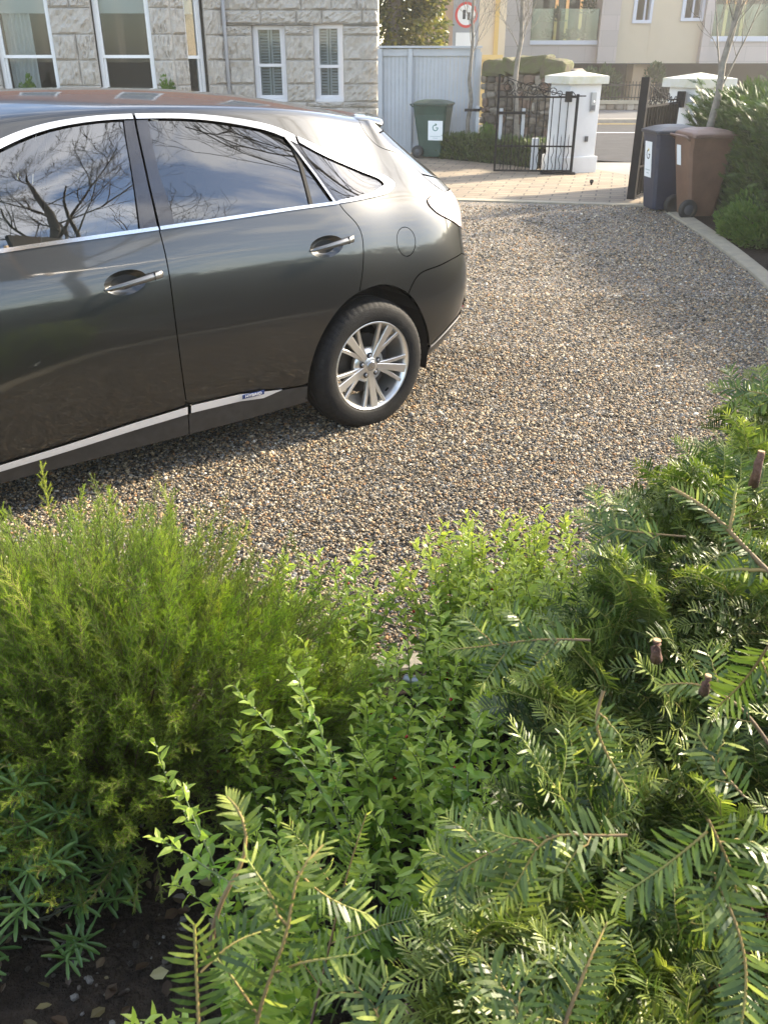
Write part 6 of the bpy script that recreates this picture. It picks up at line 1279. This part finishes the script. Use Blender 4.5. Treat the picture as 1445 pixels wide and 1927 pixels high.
# --- sweet box
m_sar = leafmat('sweetbox_leaf', [(.075, .18, .025), (.17, .32, .04), (.31, .45, .065)], (.55, .61, .12), .45, rough=.32, spec=.5); m_sst = pmat('green_stem', (.12, .16, .05), .6); m_berry = pmat('red_berry', (.35, .015, .012), .25, coat=.4)
LANCE = leaf_proto('lance')
def sweetbox(name, label, bases, seed, lime=.3, extra=(), hts=(.36, .62)):
    rg = np.random.default_rng(seed); c = np.mean(bases, 0); e_ = empty(name, (c[0], c[1], 0), 0, label, 'shrub', 'sweet box shrubs'); pos = []; dirs = []; ln = []; ti = []; pa = []; ra = []; bp = []; buds = []
    paths = [bend((x, y, .0), (x + rg.normal(0, .12), y + rg.normal(-.0, .10), rg.uniform(*hts)), rg.uniform(-.02, .06), 9, rg, .007) for x, y in bases] + [np.array(p) for p in extra]
    for P in paths:
        P = P - [c[0], c[1], 0]; pa.append(P); ra.append(np.linspace(.0026, .0010, len(P))); L = np.linalg.norm(np.diff(P, axis=0), axis=1).sum(); n = int(L / .0135); t_ = np.linspace(.22, 1, n); p, d = sample(P, t_); az0 = rg.uniform(0, 6.28)
        for i in range(n):
            a = az0 + i * 2.5 + rg.normal(0, .3); o = np.array([math.cos(a), math.sin(a), 0]); f = t_[i]; pos.append(p[i]); dirs.append(o * (1 - .55 * max(0, f - .8) * 5 * .7) + np.array([0, 0, .05 + .35 * f ** 3 + rg.normal(0, .22)]) + d[i] * .25)
            ln.append(.045 * rg.uniform(.75, 1.2) * np.interp(f, [.2, .5, .9, 1], [.9, 1, .8, .55])); ti.append((np.clip(rg.normal(.25 + .4 * f, .28), 0, 1), np.clip(lime * f ** 2 + rg.normal(0, .08), 0, 1)))
            if rg.uniform() < .022 and f < .9 and len(bp) < 90: bp.append(p[i] + o * .008 + [0, 0, -.004])
            if rg.uniform() < .5: buds.append(p[i] + rg.normal(0, .003, 3))
    pos, dirs, ln, ti = map(np.array, (pos, dirs, ln, ti)); V, F, T_ = put(LANCE, pos, dirs, ln, 1.05, roll=rg.normal(0, .5, len(pos)), tint=ti); npmesh('leaves', V, F, m_sar, e_, tint=T_)
    V, F, _ = tubes(pa, ra, 5); npmesh('stems', V, F, m_sst, e_, smooth=True)
    bm = bmesh.new(); bmesh.ops.create_icosphere(bm, subdivisions=2, radius=1); SV = np.array([v.co[:] for v in bm.verts]); SF = np.array([[v.index for v in f.verts] for f in bm.faces]); bm.free()
    if bp:
        b0 = npmesh('berry', SV * .0048, SF, m_berry, e_, smooth=True, loc=bp[0])
        for q in bp[1:]: c_ = b0.copy(); C.objects.link(c_); c_.parent = e_; c_.location = q
    if buds: q = np.array(buds); OV = np.array([[1, 0, 0], [-1, 0, 0], [0, 1, 0], [0, -1, 0], [0, 0, 1], [0, 0, -1.]]); OF = np.array([[0, 2, 4], [2, 1, 4], [1, 3, 4], [3, 0, 4], [2, 0, 5], [1, 2, 5], [3, 1, 5], [0, 3, 5]]); V = (OV[None] * .0022 + q[:, None]).reshape(-1, 3); F = (OF[None] + np.arange(len(q))[:, None, None] * 6).reshape(-1, 3); npmesh('buds', V, F, pmat('bud', (.45, .45, .25), .6), e_)
    return e_
rg = np.random.default_rng(55)
def scat(n, f, x0, x1, y0, y1):
    o = []
    while len(o) < n:
        x, y = rg.uniform(x0, x1), rg.uniform(y0, y1)
        if f(x, y): o.append((x, y))
    return o
m1 = lambda x, y: (x + .0) > -.40 + .10 * abs(y - 1.5) and x < np.interp(y, YB[:, 1], YB[:, 0]) + .30 and not (y > 1.78 and -.05 < x < .12) and not (y > 1.9 and x >= .12) and not (y < 1.2 and x < -.30) 
ex = [ppath(p, Y_, 9) for p, Y_ in (([(640, 1560), (580, 1450), (520, 1380), (485, 1340), (440, 1290)], (1.25, 1.45)), ([(660, 1560), (620, 1430), (590, 1340), (545, 1250)], (1.3, 1.5)), ([(430, 1700), (400, 1620), (365, 1540), (342, 1480)], (1.05, 1.22)), ([(460, 1680), (400, 1640), (340, 1600), (292, 1578)], (1.0, 1.12)), ([(700, 1500), (740, 1330), (750, 1230)], (1.5, 1.7)), ([(900, 1600), (880, 1450), (905, 1340)], (1.2, 1.35)))]
sweetbox('sweet_box', 'lime green pointed-leaf shrub with red berries in the middle foreground', scat(250, m1, -.45, .75, .88, 2.24), 61, .6, ex)
sweetbox('sweet_box', 'bright yellow-green pointed-leaf shrub at the gravel edge beside the yew', scat(165, lambda x, y: (x - .42) ** 2 / .075 + (y - 2.12) ** 2 / .035 < 1, .0, .8, 1.85, 2.32), 62, .9, (), (.38, .64))
# --- feathery heath-like shrub
m_heath = leafmat('heath_needle', [(.09, .19, .022), (.16, .28, .03), (.24, .37, .045)], (.48, .54, .08), .5, rough=.5); m_hst = pmat('heath_stem', (.12, .09, .04), .8)
def heath_spray(seed, L=.15):
    rg = np.random.default_rng(seed); A = bend((0, 0, 0), (rg.uniform(-.01, .01), L, .0), .006, 8, rg, .001); paths = [A]; BL_ = leaf_proto('blade'); nd = []
    for k in range(17):
        t0 = .08 + .84 * k / 17; p, d = sample(A, [t0]); a = k * 2.4; o = np.array([math.cos(a), 0, math.sin(a)]); l = rg.uniform(.022, .045) * (1.15 - .6 * t0); paths.append(bend(p[0], p[0] + l * nrm(o * .55 + d[0] * .9), 0, 4, rg, .0006))
    for j, Q in enumerate(paths):
        ln = np.linalg.norm(np.diff(Q, axis=0), axis=1).sum(); n = int(ln / .0016); t_ = np.linspace(.0, 1, n); p, d = sample(Q, t_); a = np.arange(n) * 2.2; u = nrm(np.cross(d, [0.3, .2, 1])); w_ = np.cross(d, u); o = u * np.cos(a)[:, None] + w_ * np.sin(a)[:, None]
        tip = np.clip((t_ - .4) * .8, 0, 1) * .5; nd.append(put(BL_, p, o * .55 + d, rg.uniform(.0055, .0085, n), 1.05, tint=np.stack([rg.uniform(.1, .8, n), tip], 1)))
    V, F, _ = tubes(paths, [np.linspace(.0009, .0004, len(q)) for q in paths], 3); return merge(nd), (V, F, np.zeros((len(V), 3)))
HSP = [heath_spray(300 + i, .13 + .015 * (i % 4)) for i in range(6)]
def heath(name, label, c, rx, ry, h, n, seed, ztop=lambda x, y: 1, extra=()):
    rg = np.random.default_rng(seed); e_ = empty(name, (c[0], c[1], 0), 0, label, 'shrub'); a = rg.uniform(0, 2 * math.pi, n); el = np.arcsin(rg.uniform(-.12, 1, n)); r = rg.uniform(.12, 1.0, n) ** .5; lump = 1 + .10 * np.sin(3 * a + 4 * el) + .07 * np.sin(7 * a - 5 * el)
    u = np.stack([np.cos(a) * np.cos(el), np.sin(a) * np.cos(el), np.sin(el)], 1); pos = u * r[:, None] * lump[:, None] * [rx, ry, h * .62] + [0, 0, h * .24]; pos[:, 2] = np.maximum(pos[:, 2], .17)
    D = u * [1, 1, .6] * .8 + [0, 0, .75] + rg.normal(0, .28, (n, 3)); sc = rg.uniform(.7, 1.25, n); dt = np.stack([rg.normal(0, .18, n), np.clip(rg.normal(.0, .10, n) + (r > .9) * .08 + (rg.uniform(0, 1, n) < .04) * .5, -.2, .7), np.zeros(n)], 1)
    for q in extra: 
        P = at(*q[:3]) - [c[0], c[1], 0]; pos = np.vstack([pos, P]); D = np.vstack([D, [rg.normal(0, .15), rg.normal(0, .1), 1.]]); sc = np.append(sc, q[3]); dt = np.vstack([dt, [.2, q[4], 0]])
    n = len(pos); A_, B2 = [], []
    for k in range(6): ix = np.arange(k, n, 6); fr = frames(D[ix], roll=rg.uniform(0, 6, len(ix))); A_.append(inst_spray(HSP[k][0], pos[ix], fr, sc[ix], dt[ix])); B2.append(inst_spray(HSP[k][1], pos[ix], fr, sc[ix], dt[ix] * 0))
    V, F, T_ = merge(A_); npmesh('foliage', V, F, m_heath, e_, tint=T_); V, F, T_ = merge(B2); npmesh('twigs', V, F, m_hst, e_)
    ix = rg.choice(len(pos), min(120, len(pos)), replace=False); pa = [bend((rg.normal(0, .03), rg.normal(0, .03), 0), pos[i], -.03, 8, rg, .006) for i in ix]; V, F, _ = tubes(pa, [np.linspace(.006, .0012, 8)] * len(pa), 4); npmesh('stems', V, F, m_hst, e_); return e_
heath('feathery_shrub', 'feathery bright green fine-needled shrub left of the bed, below the car', (-.74, 1.78), .66, .42, .86, 3200, 71, extra=[(95, 975, 1.95, 1.0, .8), (205, 990, 1.95, .95, .3), (60, 1160, 1.55, 1.2, .9), (330, 985, 2.0, .8, .3), (520, 1090, 1.95, 1.0, .1), (160, 1240, 1.5, 1.0, .3), (480, 1060, 2.0, 1.0, .1), (570, 1080, 2.0, .8, .1), (150, 985, 2.0, .8, .2), (15, 985, 2.0, .8, .2)])
heath('feathery_shrub', 'smaller feathery spray of fine green needles leaning over the fingered leaves', (-.84, 1.66), .28, .14, .64, 460, 72)
# --- fingered evergreen
m_choi = leafmat('fingered_leaf', [(.05, .12, .03), (.09, .18, .045), (.14, .24, .06)], (.22, .32, .08), .3, rough=.35, spec=.5); FING = leaf_proto('finger')
def fingered(name, label, c, rx, ry, h, n, seed, L=.055):
    rg = np.random.default_rng(seed); e_ = empty(name, (c[0], c[1], 0), 0, label, 'shrub', 'fingered evergreen shrubs'); a = rg.uniform(0, 6.28, n); el = np.arcsin(rg.uniform(.15, 1, n)); r = rg.uniform(.7, 1, n); u = np.stack([np.cos(a) * np.cos(el), np.sin(a) * np.cos(el), np.sin(el)], 1); W = u * r[:, None] * [rx, ry, h]
    pos = []; D = []; ln = []; ti = []
    for i in range(n):
        ax = nrm(u[i] * .6 + [0, 0, .8] + rg.normal(0, .2, 3)); x = nrm(np.cross(ax, [.3, 1, .1])); y = np.cross(ax, x); k = rg.integers(6, 9); a0 = rg.uniform(0, 6); b_ = rg.uniform(.2, .8)
        for q in range(k): an = a0 + q * 6.283 / k + rg.normal(0, .1); pos.append(W[i]); D.append(x * math.cos(an) + y * math.sin(an) + ax * rg.uniform(-.05, .35)); ln.append(L * rg.uniform(.75, 1.2)); ti.append((np.clip(b_ + rg.normal(0, .1), 0, 1), rg.uniform(0, .3)))
    pos, D, ln, ti = map(np.array, (pos, D, ln, ti)); V, F, T_ = put(FING, pos, D, ln, 1.25, ups=np.tile([0, 0, 1.], (len(pos), 1)), tint=ti); npmesh('leaves', V, F, m_choi, e_, tint=T_)
    pa = [bend((rg.normal(0, .03), rg.normal(0, .03), 0), w_, .0, 7, rg, .004) for w_ in W]; V, F, _ = tubes(pa, [np.linspace(.004, .0015, 7)] * n, 5); npmesh('stems', V, F, pmat('olive_stem', (.06, .06, .035), .8), e_); return e_
fingered('fingered_shrub', 'low dark green shrub with finger-like leaves at the lower left edge', (-.90, 1.38), .31, .22, .46, 170, 81)
fingered('fingered_shrub', 'dim small fingered-leaf shrub in the bottom left corner on the soil', (-.66, .86), .12, .10, .20, 22, 82, .055)
# --- litter, crumbs and chips on the soil
rg = np.random.default_rng(91); n = 420; x = rg.uniform(-1.1, .2, n); y = rg.uniform(.55, 1.7, n); a = rg.uniform(0, 6.28, n); P = np.stack([x, y, .034 + rg.uniform(0, .012, n)], 1); D = np.stack([np.cos(a), np.sin(a), rg.normal(0, .25, n)], 1)
V, F, T_ = put(leaf_proto('oval'), P, D, rg.uniform(.012, .045, n), 1.0, roll=rg.normal(0, .5, n), tint=np.stack([rg.uniform(0, 1, n), rg.uniform(0, 1, n) ** 6], 1)); lo = npmesh('leaf_litter', V, F, leafmat('dead_leaf', [(.018, .010, .006), (.045, .025, .013), (.08, .05, .03)], (.3, .26, .12), .05), tint=T_); tag(lo, 'scattered dead leaves lying on the dark soil', 'litter', kind='stuff')
parts = []
for i in range(900):
    V, F = rock(rg, (0, 0, 0), 1, .8, .6, sub=1, k=.2); s = math.exp(rg.normal(math.log(.0045), .45)); c = np.array([(.05, .04, .03), (.10, .085, .07), (.16, .15, .14), (.03, .022, .015)][rg.integers(4)]) * (3.5 if rg.uniform() < .015 else 1); V = V * s; a = rg.uniform(0, 6.28)
    V = V @ np.array([[math.cos(a), math.sin(a), 0], [-math.sin(a), math.cos(a), 0], [0, 0, 1]]); V = V + [rg.uniform(-1.1, .4), rg.uniform(.55, 1.8), .030 + s * .4]; parts.append((V, F, np.tile(c, (len(V), 1))))
V, F, T_ = merge(parts); so = npmesh('soil_crumbs', V, F, m_rub2, tint=T_); tag(so, 'small stones and crumbs of earth on the planting bed', 'soil', kind='stuff')
# --- garden spotlight between the shrubs
sp = empty('garden_spotlight', tuple(at(790, 1285, 2.18) - [0, 0, .06]), R(-20), 'small grey metal garden spotlight lying between the green shrubs by the kerb', 'spotlight'); m_sp = pmat('weathered_metal', (.22, .25, .27), .35, .7)
b = MB(); b.lathe([(.0, -.055), (.024, -.055), (.026, -.05), (.030, .04), (.034, .045), (.034, .055), (.029, .056), (.027, .05)], 28, 'x', (0, 0, .05)); b.build('housing', m_sp, sp)
b = MB(); b.lathe([(0, .046), (.027, .05)], 28, 'x', (0, 0, .05)); b.build('lens', pmat('lamp_glass', (.25, .32, .32), .1, coat=1), sp); b = MB(); b.tube([(0, 0, .03), (0, 0, -.12)], .006, 8); b.build('spike', m_iron, sp)

# --- a few stray leaves and pale twigs on the gravel
rg = np.random.default_rng(97); n = 70; x = rg.uniform(-1.2, 2.6, n); y = rg.uniform(2.5, 9, n); a = rg.uniform(0, 6.28, n); ok = x < np.interp(y, KL[30:, 1], KL[30:, 0]) - .1; x, y, a = x[ok], y[ok], a[ok]; n = len(x)
V, F, T_ = put(leaf_proto('oval'), np.stack([x, y, .022 + rg.uniform(0, .006, n)], 1), np.stack([np.cos(a), np.sin(a), rg.normal(0, .2, n)], 1), rg.uniform(.012, .032, n), 1.0, roll=rg.normal(0, .4, n), tint=np.stack([rg.uniform(0, 1, n), rg.uniform(0, 1, n) ** 3], 1))
tag(npmesh('leaf_litter', V, F, leafmat('fallen_leaf', [(.10, .05, .025), (.2, .12, .05), (.26, .2, .1)], (.32, .36, .12), .1), tint=T_), 'stray fallen leaves scattered on the gravel drive', 'litter', kind='stuff')
pa = []
for k in range(26):
    x, y, a, l = rg.uniform(-.6, 2.2), rg.uniform(2.9, 6.5), rg.uniform(0, 6.28), rg.uniform(.03, .09)
    if x > np.interp(y, KL[30:, 1], KL[30:, 0]) - .15: continue
    pa.append(bend((x, y, .024), (x + l * math.cos(a), y + l * math.sin(a), .026), .004, 5, rg, .002))
V, F, _ = tubes(pa, [[.0016, .0015, .0014, .0012, .0008]] * len(pa), 4); tag(npmesh('twig_litter', V, F, pmat('pale_twig', (.42, .40, .36), .8)), 'pale thin twigs scattered on the gravel drive', 'litter', kind='stuff')
# ------------------------------------------------------------------ thin volume added to imitate veiling glare in the lens
hz = MB(); hz.box(-31, 31, -12, 46, -1.1, 14.5); ho = hz.build('glare_veil', [])
ho['kind'] = 'stuff'; mh = bpy.data.materials.new('glare_veil'); mh.use_nodes = True; t = mh.node_tree; t.nodes.clear(); o_ = t.nodes.new('ShaderNodeOutputMaterial'); pv = t.nodes.new('ShaderNodeVolumePrincipled')
pv.inputs['Color'].default_value = (.98, .97, .95, 1); pv.inputs['Density'].default_value = .0018; pv.inputs['Anisotropy'].default_value = .55; t.links.new(pv.outputs[0], o_.inputs['Volume']); ho.data.materials.append(mh)
